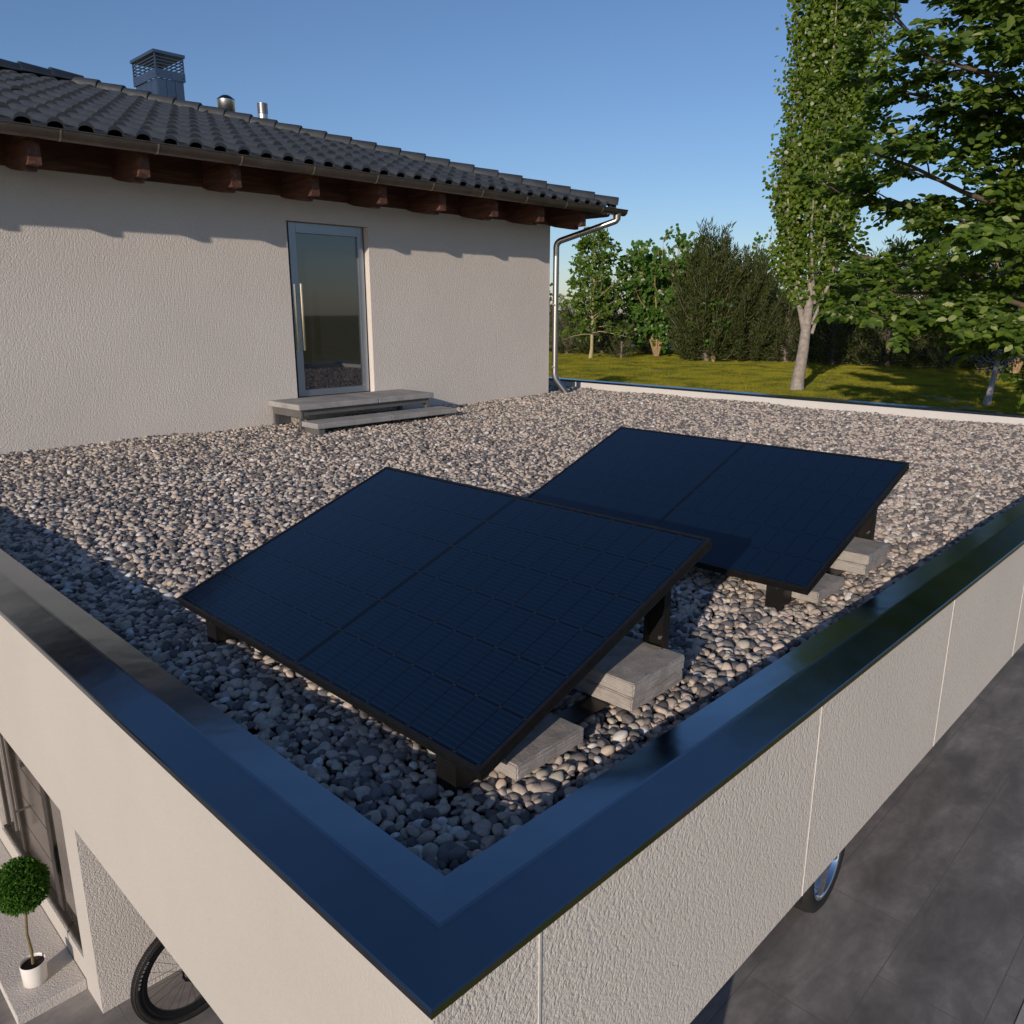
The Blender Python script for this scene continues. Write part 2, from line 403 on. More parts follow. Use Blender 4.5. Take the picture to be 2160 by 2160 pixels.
def roof_deck():
    mb = MB(); e = .03; zr = ZE+SL*RUN
    A, B, C, D = (-5.9, YE+e, ZE-.012), (XE-e, YE+e, ZE-.012), (XE-RUN, YE+RUN, zr-.02), (-5.9+RUN, YE+RUN, zr-.02)
    Bk, Ck = (XE-e, YE+2*RUN-e, ZE-.012), (-5.9, YE+2*RUN-e, ZE-.012)
    top = [A, B, Bk, Ck, C, D]
    vs = top + [(x, y, z-.03) for x, y, z in top]
    fs = [(0, 1, 4, 5), (1, 2, 4), (2, 3, 5, 4), (3, 0, 5)]
    fs += [tuple(i+6 for i in f[::-1]) for f in fs] + [(0, 6, 7, 1), (1, 7, 8, 2), (2, 8, 9, 3), (3, 9, 6, 0)]
    mb.add(vs, fs); mb.build("roof_deck", M_WOODX, H)
    b = MB(); b.prism([(YE+2*RUN-.02, ZE+.03), (YE+RUN, zr+.02), (YE+RUN, zr-.01), (YE+2*RUN-.02, ZE)], -5.9, XE-RUN, 0); b.build("back_slope", M_TILE, H)
roof_deck()
def caps(a, b, n, name, mat=None):
    a, b = Vector(a), Vector(b); mb = MB(); t = (b-a).normalized(); side = t.cross(Vector((0, 0, 1))).normalized(); up = side.cross(t)
    L = (b-a).length/n; seg = 12; rng = random.Random(7)
    for i in range(n):
        p0 = a+t*(i*L-.01+rng.uniform(-.004, .004)); p1 = a+t*((i+1)*L+.035)
        rings = []
        for p, r, dz in ((p0, .074, .010), (p0, .094, .012), (p0+t*.008, .097, .012), (p1, .078, .0)):
            rings.append([p+side*(math.cos(q)*r*1.05)+up*(math.sin(q)*r*.98+dz) for q in [math.pi*(-.08+1.16*k/seg) for k in range(seg+1)]])
        vs = [v for r in rings for v in r]; m = seg+1
        fs = [(j*m+k, j*m+k+1, (j+1)*m+k+1, (j+1)*m+k) for j in range(3) for k in range(seg)]
        mb.add(vs, fs, False)
        mb.sm[-len(fs)+2*seg:] = [True]*seg
    return mb.build(name, mat or M_TILE, H)
HZ = .045
caps((XE+.02, YE-.02, ZE+HZ), (XE-RUN, YE+RUN, ZE+SL*RUN+HZ), 22, "hip_tiles")
caps((-1.2, YE+RUN, ZE+SL*RUN+.075), (XE-RUN+.10, YE+RUN, ZE+SL*RUN+.075), 13, "ridge_tiles", plain("shaded_ridge_tile", (.022, .030, .042), .28, 0, .2, 6))  # ridge shade painted in: darker, bluer copy of the roof tile
for k in range(-3, 9):
    x = 1.224+.8316*k
    if k == 8: x = 7.884
    pol = [(YC-.60, 2.322), (YC-.60, 2.525), (YC+.02, 2.709), (YC+.02, 2.372), (YC-.12, 2.335), (YC-.40, 2.288), (YC-.47, 2.288), (YC-.47, 2.322)]
    mb = MB(); mb.prism(pol, x, x+.094, 0); mb.build("rafter", M_WOODY, H)
mb = MB(); mb.box((-5.5, YC-.028, 2.373), (XC+.03, YC-.001, 2.69)); mb.build("wall_plate", M_WOODX, H)
mb = MB(); mb.box((-5.8, YE+.008, 2.566), (8.39, YE+.030, 2.585)); mb.build("eaves_lath", plain("pale_lath", (.20, .085, .042), .7), H)
def gutter():
    mb = MB(); yc, zt, r = YE+.004, 2.566, .070; seg = 14
    def ring(x, rr):
        return [(x, yc-rr*math.cos(math.pi*k/seg), zt-rr*1.08*math.sin(math.pi*k/seg)) for k in range(seg+1)]
    xs = [-5.8, 8.655]; vs = [q for x in xs for q in ring(x, r)]; n = seg+1
    mb.add(vs, [(k, k+1, n+k+1, n+k) for k in range(seg)], True)
    vi = [q for x in xs for q in ring(x, r-.004)]
    mb.add(vi, [(k, n+k, n+k+1, k+1) for k in range(seg)], True)
    mb.add(ring(8.655, r), [tuple(range(n))]); mb.add(ring(-5.8, r), [tuple(range(n))])
    mb.tube([(-5.8, yc-r, zt), (8.657, yc-r, zt)], .0065, 8)
    g = mb.build("gutter", M_GUTTER, H)
    M_JO = plain("solder_joint", (.42, .34, .26), .4, .8)
    for i in range(-7, 10):
        x = 1.42+.7435*i
        if x > 8.6: continue
        jo = MB()
        for rr, dx in ((r+.003, .006),):
            a = ring(x-dx, rr); b = ring(x+dx, rr); a2 = ring(x-dx, r-.001); b2 = ring(x+dx, r-.001)
            jo.add(a+b, [(k, k+1, n+k+1, n+k) for k in range(seg)], True)
            jo.add(a+a2, [(k, k+1, n+k+1, n+k) for k in range(seg)]); jo.add(b+b2, [(k, k+1, n+k+1, n+k) for k in range(seg)])
        jo.build("gutter_joint", M_JO, g)
    s = MB(); xg = XE+.045      # gutter on the end eaves
    vs = [(xg+r*math.cos(math.pi*k/seg)-.01, y, zt-.02-r*math.sin(math.pi*k/seg)) for y in (YE+.14, YE+2*RUN) for k in range(seg+1)]
    s.add(vs, [(k, k+1, n+k+1, n+k) for k in range(seg)], True); s.build("gutter", M_GUTTER, H)
gutter()
def bezier_path(pts, rad=.10, n=7):
    out = [Vector(pts[0])]
    for a, b, c in zip(pts, pts[1:], pts[2:]):
        a, b, c = Vector(a), Vector(b), Vector(c); r = min(rad, (b-a).length*.45, (c-b).length*.45)
        p, q = b+(a-b).normalized()*r, b+(c-b).normalized()*r
        for i in range(n+1):
            t = i/n; out.append(p.lerp(b, t).lerp(b.lerp(q, t), t))
    return out+[Vector(pts[-1])]
def downpipe():
    xo, yo = 8.50, YE+.004; xp, yp = 8.02, YC-.035
    pts = [(xo, yo, 2.50), (xo, yo, 2.425), (xp, yp, 2.15), (xp, yp, .255), (xp+.12, yp-.13, .018)]
    mb = MB(); mb.tube(bezier_path(pts, .075), .043, 20); 
    o = mb.build("downpipe", M_STEEL, H)
    for z in (1.72, 1.0, .38): s = MB(); s.tube([(xp, yp, z), (xp, yp, z+.012)], .0455, 20); s.build("sleeve", M_STEEL, o)
    s = MB(); s.tube([(xo, yo, 2.43), (xo, yo, 2.52)], [.049, .058], 20); s.build("sleeve", M_STEEL, o)
    for z in (1.30, .42): s = MB(); s.tube([(xp-.11, yp-.05, z), (xp, yp, z)], .006, 8); s.tube([(xp, yp, z-.012), (xp, yp, z+.012)], .047, 20); s.build("clamp", M_STEEL, o)
downpipe()
def terrace_door():
    y = YC+.075; f = MB()
    f.cbox((3.835, y, .283), (3.921, y+.05, 2.135), .004); f.cbox((4.712, y, .283), (4.787, y+.05, 2.135), .004)
    f.cbox((3.9215, y, 2.028), (4.7115, y+.05, 2.135), .004); f.cbox((3.9215, y, .283), (4.7115, y+.05, .352), .004)
    d = f.build("terrace_door", M_ALU, H)
    q = MB(); q.box((3.7705, y+.02, .272), (3.834, y+.11, 2.139)); q.box((4.788, y+.02, .272), (4.8095, y+.11, 2.139)); q.box((3.834, y+.0505, 2.1355), (4.788, y+.11, 2.139)); q.box((3.834, y+.002, .2705), (4.788, y+.11, .2825)); q.build("door_frame", M_MULL2, d)
    g = MB(); g.box((3.915, y+.026, .345), (4.718, y+.036, 2.035)); g.build("pane", M_GLASS, d)
    b = MB(); hx, hy = 3.905, y-.06
    b.tube([(hx, hy, .79), (hx, hy, 1.50)], .014, 14); b.tube([(hx, hy, .90), (hx, y, .90)], .008, 10); b.tube([(hx, hy, 1.39), (hx, y, 1.39)], .008, 10); b.build("handle", M_CHROME, d)
    k = MB(); k.cbox((3.843, y-.010, .79), (3.866, y-.001, 1.50), .003); k.build("grip_strip", M_CHROME, d)
M_MULL2 = plain("dark_door_frame", (.10, .105, .115), .4, .7, .1, 5)
terrace_door()
def chimney():
    x0, x1, y0, y1 = 4.357, 4.778, 11.0, 11.785
    b = MB(); i = .022; xs = [x0+i+(x1-x0-2*i)*k/3 for k in range(4)]
    for k in range(3): b.box((xs[k]+.003, y0+i, 3.3), (xs[k+1]-.003, y0+i+.02, 4.358))
    ys = [y0+i+.021+(y1-y0-2*i-.021)*k/4 for k in range(5)]
    for k in range(4): b.box((x0+i, ys[k]+.003, 3.3), (x0+i+.02, ys[k+1]-.003, 4.358))
    b.box((x0+i+.021, y0+i+.021, 3.3), (x1-i, y1-i, 4.356)); c = b.build("chimney", M_CHIM, H)
    k = MB(); t = .012
    k.box((x0, y0, 4.36), (x1, y0+t, 4.47)); k.box((x0, y1-t, 4.36), (x1, y1, 4.47)); k.box((x0, y0+t, 4.36), (x0+t, y1-t, 4.47)); k.box((x1-t, y0+t, 4.36), (x1, y1-t, 4.47))
    for px, py in ((x0+.004, y0+.004), (x1-.022, y0+.004), (x0+.004, y1-.022), (x1-.022, y1-.022)): k.box((px, py, 4.471), (px+.018, py+.018, 4.665))
    for z in (4.495, 4.537, 4.579, 4.621):
        k.box((x0+.022, y0+.006, z), (x1-.022, y0+.020, z+.012)); k.box((x0+.022, y1-.020, z), (x1-.022, y1-.006, z+.012))
        k.box((x0+.006, y0+.022, z), (x0+.020, y1-.022, z+.012)); k.box((x1-.020, y0+.022, z), (x1-.006, y1-.022, z+.012))
    k.box((x0-.014, y0-.014, 4.666), (x1+.014, y1+.014, 4.705)); k.build("chimney_cap", M_CHIM, c)
    for px in (x0+.035, x1-.035): s = MB(); s.tube([(px, y0-.004, 4.40), (px, y0+.002, 4.40)], .007, 8); s.build("screw", M_DARKSTEEL, c)
    for py in (y0+.06, y1-.06): s = MB(); s.tube([(x0-.004, py, 4.40), (x0+.002, py, 4.40)], .007, 8); s.build("screw", M_DARKSTEEL, c)
    v = MB(); cx, cy = 5.42, 11.1
    v.lathe((cx, cy, 0), [(.0, 4.318), (.045, 4.316), (.075, 4.302), (.128, 4.262), (.132, 4.250)], 32); a = v.build("vent_cowl", M_DARKCOWL, H)
    v = MB(); v.lathe((cx, cy, 0), [(.132, 4.249), (.118, 4.075), (.10, 4.07)], 32); v.lathe((cx, cy, 0), [(.098, 4.10), (.098, 3.35)], 32); v.build("cowl_body", M_CHROME2, a)
    pr = [(.0, 4.292), (.076, 4.29), (.078, 4.285)]
    for z in np.linspace(4.272, 4.150, 7): pr += [(.078, z+.004), (.068, z+.002), (.068, z-.004), (.078, z-.006)]
    pr += [(.078, 4.13), (.078, 3.3)]
    v = MB(); v.lathe((5.985, 11.05, 0), pr, 28); v.build("vent_pipe", M_CHROME2, H)
M_CHROME2 = plain("bright_steel", (.66, .66, .67), .38, 1.0, .03, 6); M_DARKCOWL = plain("dark_cowl", (.05, .07, .11), .3, .9, .1, 6)
chimney()

# ------------------------------------------------------------------ steps in front of the terrace door
ST = thing("entrance_steps", (4.3, 6.5, 0), "two grey concrete slab steps on dark steel supports below the terrace door", "steps")
def steps():
    for p, q in (((3.405, 6.20, .222), (4.405, 6.825, .281)), ((4.408, 6.20, .222), (5.20, 6.825, .281)), ((3.40, 5.864, .066), (4.33, 6.166, .121)), ((4.333, 5.864, .066), (5.262, 6.166, .121))):
        a = MB(); a.cbox(p, q, .009); a.build("tread", M_STEP, ST)
    M_SUP = plain("grey_steel", (.15, .145, .14), .5, .3, .15, 6)
    for x in (3.45, 5.13):
        s = MB()
        s.box((x, 6.24, .14), (x+.02, 6.82, .2215)); s.box((x-.01, 6.24, -.02), (x+.035, 6.275, .139)); s.box((x-.01, 6.76, -.02), (x+.035, 6.80, .139))
        s.box((x-.022, 5.885, -.02), (x-.002, 6.15, .0655)); s.box((x-.0015, 5.885, -.02), (x+.045, 5.91, .0655))
        s.build("support", M_SUP, ST)
    s = MB(); s.box((3.471, 6.245, .16), (5.129, 6.262, .2215)); s.build("crossbar", M_SUP, ST)
steps()

# ------------------------------------------------------------------ solar panels
PW, PH, TILT = 1.722, 1.0987, .352
def cell_material():
    m = Mat("solar_cells"); uv = m.n('ShaderNodeUVMap'); uv.uv_map = "UV"
    sep = m.n('ShaderNodeSeparateXYZ'); m.l(uv.outputs[0], sep.inputs[0]); u, v = sep.outputs[0], sep.outputs[1]
    mt = m.math
    shift = mt('MULTIPLY', mt('GREATER_THAN', u, PW/2), .018)
    cu = mt('DIVIDE', mt('SUBTRACT', mt('SUBTRACT', u, .016), shift), (PW-.032-.018)/18); cv = mt('DIVIDE', mt('SUBTRACT', v, .016), (PH-.032)/6)
    fu = mt('ABSOLUTE', mt('SUBTRACT', mt('FRACT', cu), .5)); fv = mt('ABSOLUTE', mt('SUBTRACT', mt('FRACT', cv), .5))
    gap = mt('MAXIMUM', mt('GREATER_THAN', fu, .5-.018), mt('GREATER_THAN', fv, .5-.014))
    cor = mt('GREATER_THAN', mt('ADD', mt('MULTIPLY', fu, .093), mt('MULTIPLY', fv, .178)), .0465+.089-.0048)
    mid = mt('LESS_THAN', mt('ABSOLUTE', mt('SUBTRACT', u, PW/2)), .0085)
    gap = mt('MAXIMUM', mt('MAXIMUM', gap, cor), mid)
    bb = mt('LESS_THAN', mt('ABSOLUTE', mt('SUBTRACT', mt('FRACT', mt('MULTIPLY', cv, 10)), .5)), .085)
    bb = mt('MULTIPLY', bb, mt('SUBTRACT', 1, gap))
    cell = m.mix(m.noise(m.obj(), 2.0, 3), (.0020, .0075, .021), (.0028, .0095, .026))
    c = m.mix(gap, cell, (.0005, .0005, .0007)); c = m.mix(bb, c, (.0055, .0150, .037))
    rb = mt('MULTIPLY', mt('MULTIPLY', mt('GREATER_THAN', fv, .5-.014), mt('GREATER_THAN', fu, .5-.055)), mt('SUBTRACT', 1, mt('GREATER_THAN', fu, .5-.012)))
    c = m.mix(mt('MULTIPLY', rb, .22), c, (.14, .115, .09))  # solder ribbon dots, their sun glint painted in as paler colour
    m.l(c, m.p.inputs['Base Color']); m.set(Roughness=.12, IOR=1.5)
    m.p.inputs['Coat Weight'].default_value = 0
    return m.m
M_CELL = cell_material()
def frame_groove():
    m = Mat("anodised_black"); m.set(Metallic=.3, Roughness=.38); v = m.obj((1, 1, 1))
    c = m.ramp(m.noise(v, 30, 4), [(.3, (.010, .010, .010)), (.7, (.017, .0165, .016))]); m.l(c, m.p.inputs['Base Color']); return m.m
M_PFRAME = frame_groove()
def make_panel(x, y, z, label):
    root = thing("solar_panel", (x, y, z), label, "solar panel", "black solar panels tilted on the gravel roof")
    ct, s_ = math.cos(TILT), math.sin(TILT)
    def T(u, v, w): return Vector((x+v*ct-w*s_, y+u, z+v*s_+w*ct))
    fr = MB(); lip = .011
    def bar(u0, u1, v0, v1):
        def bx(w0, w1, ins):
            U0, U1, V0, V1 = u0+ins[0], u1-ins[1], v0+ins[2], v1-ins[3]
            q = [T(a, b, c) for c in (w0, w1) for a, b in ((U0, V0), (U1, V0), (U1, V1), (U0, V1))]
            fr.add(q, [(0, 3, 2, 1), (4, 5, 6, 7), (0, 1, 5, 4), (1, 2, 6, 5), (2, 3, 7, 6), (3, 0, 4, 7)])
        return bx
    def ringbox(w0, w1, ins, wd):
        u0, u1, v0, v1 = ins, PW-ins, ins, PH-ins
        for U0, U1, V0, V1 in ((u0, u1, v0, v0+wd), (u0, u1, v1-wd, v1), (u0, u0+wd, v0+wd, v1-wd), (u1-wd, u1, v0+wd, v1-wd)):
            q = [T(a, b, c) for c in (w0, w1) for a, b in ((U0, V0), (U1, V0), (U1, V1), (U0, V1))]
            fr.add(q, [(0, 3, 2, 1), (4, 5, 6, 7), (0, 1, 5, 4), (1, 2, 6, 5), (2, 3, 7, 6), (3, 0, 4, 7)])
    ringbox(-.0085, 0, 0, lip); ringbox(-.0145, -.0087, .0016, lip); ringbox(-.0205, -.0147, 0, lip); ringbox(-.0255, -.0207, .0016, lip); ringbox(-.033, -.0257, 0, lip+.012)
    fr.build("frame", M_PFRAME, root)
    g = MB(); a = lip-.001
    q = [T(u, v, -.0028) for u, v in ((a, a), (PW-a, a), (PW-a, PH-a), (a, PH-a))]; q2 = [T(u, v, -.007) for u, v in ((a, a), (PW-a, a), (PW-a, PH-a), (a, PH-a))]
    g.add(q+q2, [(0, 1, 2, 3), (7, 6, 5, 4)]); o = g.build("cell_glass", M_CELL, root, recalc=False)
    lay = o.data.uv_layers.new(name="UV"); uvs = [(a, a), (PW-a, a), (PW-a, PH-a), (a, PH-a)]
    for f in o.data.polygons:
        for li in f.loop_indices:
            lay.data[li].uv = uvs[o.data.loops[li].vertex_index % 4]
    for dy in (.103, 1.435):
        b = MB(); Y0, Y1 = y+dy, y+dy+.078
        zt0 = z-.037+(.02)*s_; xh = x+PH*ct-.062; zh = z-.040+(PH*ct-.062)*s_/ct
        b.box((x+.020, Y0, .032), (xh+.004, Y1, .0355))                                        # base strip
        b.box((x+.016, Y0, .0), (x+.0198, Y1, zt0))                                           # short front plate
        b.box((x+.0199, Y0, .0358), (x+.085, Y0+.003, zt0-.012)); b.box((x+.0199, Y1-.003, .0358), (x+.085, Y1, zt0-.012))
        b.box((xh+.0042, Y0, .0), (xh+.008, Y1, zh)); b.box((xh-.03, Y0, .0358), (xh+.004, Y0+.003, zh-.015)); b.box((xh-.03, Y1-.003, .0358), (xh+.004, Y1, zh-.015))
        b.box((xh+.0041, Y0+.001, .15), (xh+.0018, Y1-.001, .153))
        br = b.build("mounting_bracket", M_DARKSTEEL, root)
        k = MB(); k.tube([(x+.0125, Y0+.033, .105), (x+.0158, Y0+.033, .105)], .0045, 10); k.build("bolt", M_CHROME, br); k = MB(); k.tube([(xh-.004, Y0+.03, .155), (xh+.0035, Y0+.03, .155)], .007, 10); k.build("bolt", M_CHROME, br)
    return root
make_panel(.288, .2073, .14, "black solar panel nearest the bottom corner of the coping, in front of its twin")
make_panel(2.1128, .2159, .14, "black solar panel behind its twin, on open gravel nearer the back lawn")
def block(x0, y0, x1, y1, z0, z1, label, rot=0):
    c = ((x0+x1)/2, (y0+y1)/2, z0)
    rnd = random.Random(int((x0+y0+z0)*1000))
    bm = bmesh.new(); bmesh.ops.create_cube(bm, size=1)
    for v in bm.verts: v.co = Vector((v.co.x*(x1-x0), v.co.y*(y1-y0), (v.co.z+.5)*(z1-z0)))
    bmesh.ops.bevel(bm, geom=bm.edges[:], offset=.004, segments=2, affect='EDGES')
    bmesh.ops.subdivide_edges(bm, edges=[e for e in bm.edges if e.calc_length() > .03], cuts=7, use_grid_fill=True)
    for v in bm.verts: v.co += Vector((rnd.gauss(0, .0007), rnd.gauss(0, .0007), rnd.gauss(0, .0006)))
    me = bpy.data.meshes.new("paver_block"); bm.to_mesh(me); bm.free(); me.materials.append(M_CONC)
    o = bpy.data.objects.new("paver_block", me); COL.objects.link(o); o.location = c; o.rotation_euler.z = R(rot)
    tag(o, label, "paver", "concrete pavers weighing down the solar panels")
block(.435, .222, .713, .490, .036, .083, "single grey concrete paver at the low edge of the nearest solar panel", .6)
block(.945, .230, 1.236, .478, .036, .083, "bottom grey concrete paver of the pair under the nearest panel's raised edge", .8)
block(.948, .228, 1.240, .476, .0835, .131, "top grey concrete paver of the pair under the nearest panel's raised edge", 1.2)
block(2.250, .226, 2.530, .505, .036, .083, "single grey concrete paver at the low edge of the farther solar panel", .8)
block(2.760, .230, 3.045, .500, .036, .083, "bottom grey concrete paver of the pair under the farther panel's raised edge", .5)
block(2.770, .226, 3.052, .496, .0835, .129, "top grey concrete paver of the pair under the farther panel's raised edge", 1.5)

# ------------------------------------------------------------------ gravel
def make_gravel():
    m = Mat("river_pebble"); m.set(Roughness=.62); m.p.inputs['Specular IOR Level'].default_value = .35
    oi = m.n('ShaderNodeObjectInfo'); rv = oi.outputs['Random']
    v = m.obj((1, 1, 1))
    off = m.n('ShaderNodeVectorMath', operation='ADD'); m.l(v, off.inputs[0]); cb = m.n('ShaderNodeCombineXYZ'); m.l(m.math('MULTIPLY', rv, 37), cb.inputs[0]); m.l(cb.outputs[0], off.inputs[1])
    vv = off.outputs[0]
    base = m.ramp(rv, [(0, (.10, .094, .096)), (.14, (.155, .143, .143)), (.28, (.21, .195, .19)), (.40, (.50, .42, .345)), (.58, (.60, .50, .42)), (.76, (.68, .56, .465)), (.87, (.54, .50, .41)), (.955, (.78, .75, .71))], 'CONSTANT')
    n1 = m.noise(vv, 2.2, 5, .6); n2 = m.noise(vv, 14, 4, .6)
    c = m.mix(m.ramp(n1, [(.35, (.0,)*3), (.75, (.42,)*3)]), base, (.20, .17, .15))
    c = m.mix(m.ramp(n2, [(.5, (.0,)*3), (.8, (.25,)*3)]), c, (.5, .45, .40))
    m.l(c, m.p.inputs['Base Color']); m.bump(n2, .25, .03)
    protos = bpy.data.collections.new("pebble_shapes")
    rnd = random.Random(11)
    for i in range(9):
        bm = bmesh.new(); bmesh.ops.create_icosphere(bm, subdivisions=3, radius=1)
        ax = Vector((1, rnd.uniform(.62, .92), rnd.uniform(.42, .66)))
        waves = [(Vector((rnd.gauss(0, 1), rnd.gauss(0, 1), rnd.gauss(0, 1))).normalized(), rnd.uniform(.5, 1.6), rnd.uniform(0, 6), rnd.uniform(.03, .085)) for _ in range(6)]
        cuts = [(Vector((rnd.gauss(0, 1), rnd.gauss(0, 1), rnd.gauss(0, 1))).normalized(), rnd.uniform(.72, .92)) for _ in range(4)]
        for vt in bm.verts:
            p = vt.co.copy(); r = 1.0
            for d, f, ph, a in waves: r += a*math.sin(p.dot(d)*f*2+ph)
            p *= r
            for d, h in cuts:
                e = p.dot(d)-h
                if e > 0: p -= d*e*.8
            vt.co = Vector((p.x*ax.x, p.y*ax.y, p.z*ax.z))
        bmesh.ops.smooth_vert(bm, verts=bm.verts[:], factor=.5, use_axis_x=True, use_axis_y=True, use_axis_z=True)
        me = bpy.data.meshes.new("pebble_shape"); bm.to_mesh(me); bm.free()
        me.polygons.foreach_set('use_smooth', [True]*len(me.polygons)); me.materials.append(m.m)
        protos.objects.link(bpy.data.objects.new("pebble_shape", me))
    rng = np.random.default_rng(21)
    def field(sp, z0, zj, smin, smax):
        xs = np.arange(.012, 9.01, sp); ys = np.arange(.012, 15.9, sp)
        X, Y = np.meshgrid(xs, ys); P = np.stack([X.ravel(), Y.ravel()], -1) + rng.uniform(-.48*sp, .48*sp, (X.size, 2))
        keep = (P[:, 0] > .012) & (P[:, 0] < 9.01) & (P[:, 1] > .012) & ~((P[:, 1] > 6.845) & (P[:, 0] < 7.90)) & (P[:, 1] < 9.0)
        P = P[keep]; n = len(P)
        z = z0 + rng.uniform(-zj, zj, n)
        z += .010*np.sin(P[:, 0]*2.1+.7)*np.sin(P[:, 1]*1.7) + .006*np.sin(P[:, 0]*5.3+P[:, 1]*4.1)
        for X0 in (.288, 2.1128):
            for dy in (.31, 1.642):
                r = (P[:, 0] > X0+.01) & (P[:, 0] < X0+1.0) & (P[:, 1] > dy-.015) & (P[:, 1] < dy+.095)
                z[r] = np.minimum(z[r], .006)
            r = (P[:, 0] > X0+.13) & (P[:, 0] < X0+.44) & (P[:, 1] > .21) & (P[:, 1] < .50); z[r] = np.minimum(z[r], .012)
            r = (P[:, 0] > X0+.64) & (P[:, 0] < X0+.97) & (P[:, 1] > .21) & (P[:, 1] < .50); z[r] = np.minimum(z[r], .012)
        s = smin + (smax-smin)*rng.random(n)**1.7
        return np.column_stack([P, z]), s
    A, sa = field(.0270, .004, .006, .0135, .0265); B, sb = field(.0385, .013, .008, .014, .028)
    P = np.concatenate([A, B]).astype(np.float32); S = np.concatenate([sa, sb]); n = len(P)
    rot = np.stack([rng.normal(0, .38, n), rng.normal(0, .38, n), rng.uniform(0, 6.283, n)], -1).astype(np.float32)
    scl = (S[:, None]*rng.uniform(.86, 1.14, (n, 3))).astype(np.float32)
    me = bpy.data.meshes.new("gravel"); me.vertices.add(n); me.vertices.foreach_set('co', P.ravel())
    a = me.attributes.new("rot", 'FLOAT_VECTOR', 'POINT'); a.data.foreach_set('vector', rot.ravel())
    a = me.attributes.new("scl", 'FLOAT_VECTOR', 'POINT'); a.data.foreach_set('vector', scl.ravel())
    a = me.attributes.new("pid", 'INT', 'POINT'); a.data.foreach_set('value', rng.integers(0, 9, n).astype(np.int32))
    me.materials.append(m.m)
    o = bpy.data.objects.new("gravel", me); COL.objects.link(o); tag(o, kind="stuff")
    ng = bpy.data.node_groups.new("scatter_pebbles", 'GeometryNodeTree')
    ng.interface.new_socket("Geometry", in_out='INPUT', socket_type='NodeSocketGeometry'); ng.interface.new_socket("Geometry", in_out='OUTPUT', socket_type='NodeSocketGeometry')
    N = ng.nodes; gi, go = N.new('NodeGroupInput'), N.new('NodeGroupOutput')
    ci = N.new('GeometryNodeCollectionInfo'); ci.inputs['Collection'].default_value = protos; ci.inputs['Separate Children'].default_value = True; ci.inputs['Reset Children'].default_value = True
    ip = N.new('GeometryNodeInstanceOnPoints'); ip.inputs['Pick Instance'].default_value = True
    def attr(nm, ty):
        q = N.new('GeometryNodeInputNamedAttribute'); q.data_type = ty; q.inputs['Name'].default_value = nm; return [s for s in q.outputs if s.enabled][0]
    L = ng.links.new
    L(gi.outputs[0], ip.inputs['Points']); L(ci.outputs[0], ip.inputs['Instance'])
    L(attr('pid', 'INT'), ip.inputs['Instance Index']); L(attr('rot', 'FLOAT_VECTOR'), ip.inputs['Rotation']); L(attr('scl', 'FLOAT_VECTOR'), ip.inputs['Scale'])
    L(ip.outputs[0], go.inputs[0])
    md = o.modifiers.new("scatter", 'NODES'); md.node_group = ng
    print("pebbles", n)
make_gravel()

# ------------------------------------------------------------------ foliage helpers
def leaf_mat(name, dark, light, trans=.35, rough=.5, pale=None):
    m = Mat(name); g = m.n('ShaderNodeNewGeometry'); r = g.outputs['Random Per Island']
    st = [(.0, dark), (.55, tuple((a+b)/2 for a, b in zip(dark, light))), (.93, light)]
    if pale: st.append((.985, pale))
    c = m.ramp(r, st); m.l(c, m.p.inputs['Base Color']); m.set(Roughness=rough); m.p.inputs['Specular IOR Level'].default_value = .4
    tr = m.n('ShaderNodeBsdfTranslucent'); hs = m.n('ShaderNodeHueSaturation'); hs.inputs['Value'].default_value = 1.5; hs.inputs['Saturation'].default_value = 1.1
    m.l(c, hs.inputs['Color']); m.l(hs.outputs[0], tr.inputs[0])
    mx = m.n('ShaderNodeMixShader'); mx.inputs[0].default_value = trans
    m.l(m.p.outputs[0], mx.inputs[1]); m.l(tr.outputs[0], mx.inputs[2]); m.l(mx.outputs[0], m.out.inputs[0]); return m.m
def unit(a): return a/np.maximum(np.linalg.norm(a, axis=-1, keepdims=True), 1e-9)
def leaves(name, pos, axis, nor, L, W, mat, parent, fold=.18, curl=.12):
    pos, axis, nor = np.asarray(pos), unit(np.asarray(axis)), np.asarray(nor)
    side = unit(np.cross(axis, nor)); nor = np.cross(side, axis); L = np.asarray(L)[:, None]; W = np.asarray(W)[:, None]
    b = pos; t = pos+axis*L-nor*curl*L
    m1 = pos+axis*.32*L; m2 = pos+axis*.72*L-nor*curl*.4*L
    l1, r1 = m1+side*W*.5+nor*fold*W, m1-side*W*.5+nor*fold*W
    l2, r2 = m2+side*W*.40+nor*fold*W*.8, m2-side*W*.40+nor*fold*W*.8
    V = np.stack([b, l1, l2, t, r2, r1], 1).reshape(-1, 3); n = len(pos); i = np.arange(n)[:, None]*6
    F = np.concatenate([i+np.array([[0, 1, 2, 3]]), i+np.array([[0, 3, 4, 5]])], 0)
    return raw_mesh(name, V, F, mat, parent, smooth=False)
def poly_pts(path, n):
    path = np.asarray(path, float); seg = np.linalg.norm(np.diff(path, axis=0), axis=1); cum = np.concatenate([[0], np.cumsum(seg)])
    s = np.linspace(0, cum[-1], n); return np.stack([np.interp(s, cum, path[:, k]) for k in range(3)], -1)
def bend(a, b, sag, rng, n=6, wob=.04):
    a, b = np.asarray(a, float), np.asarray(b, float); t = np.linspace(0, 1, n)[:, None]
    p = a+(b-a)*t; p[:, 2] += (sag*np.sin(t*math.pi))[:, 0]
    p[1:-1] += rng.normal(0, wob*np.linalg.norm(b-a)/n, (n-2, 3)); return p

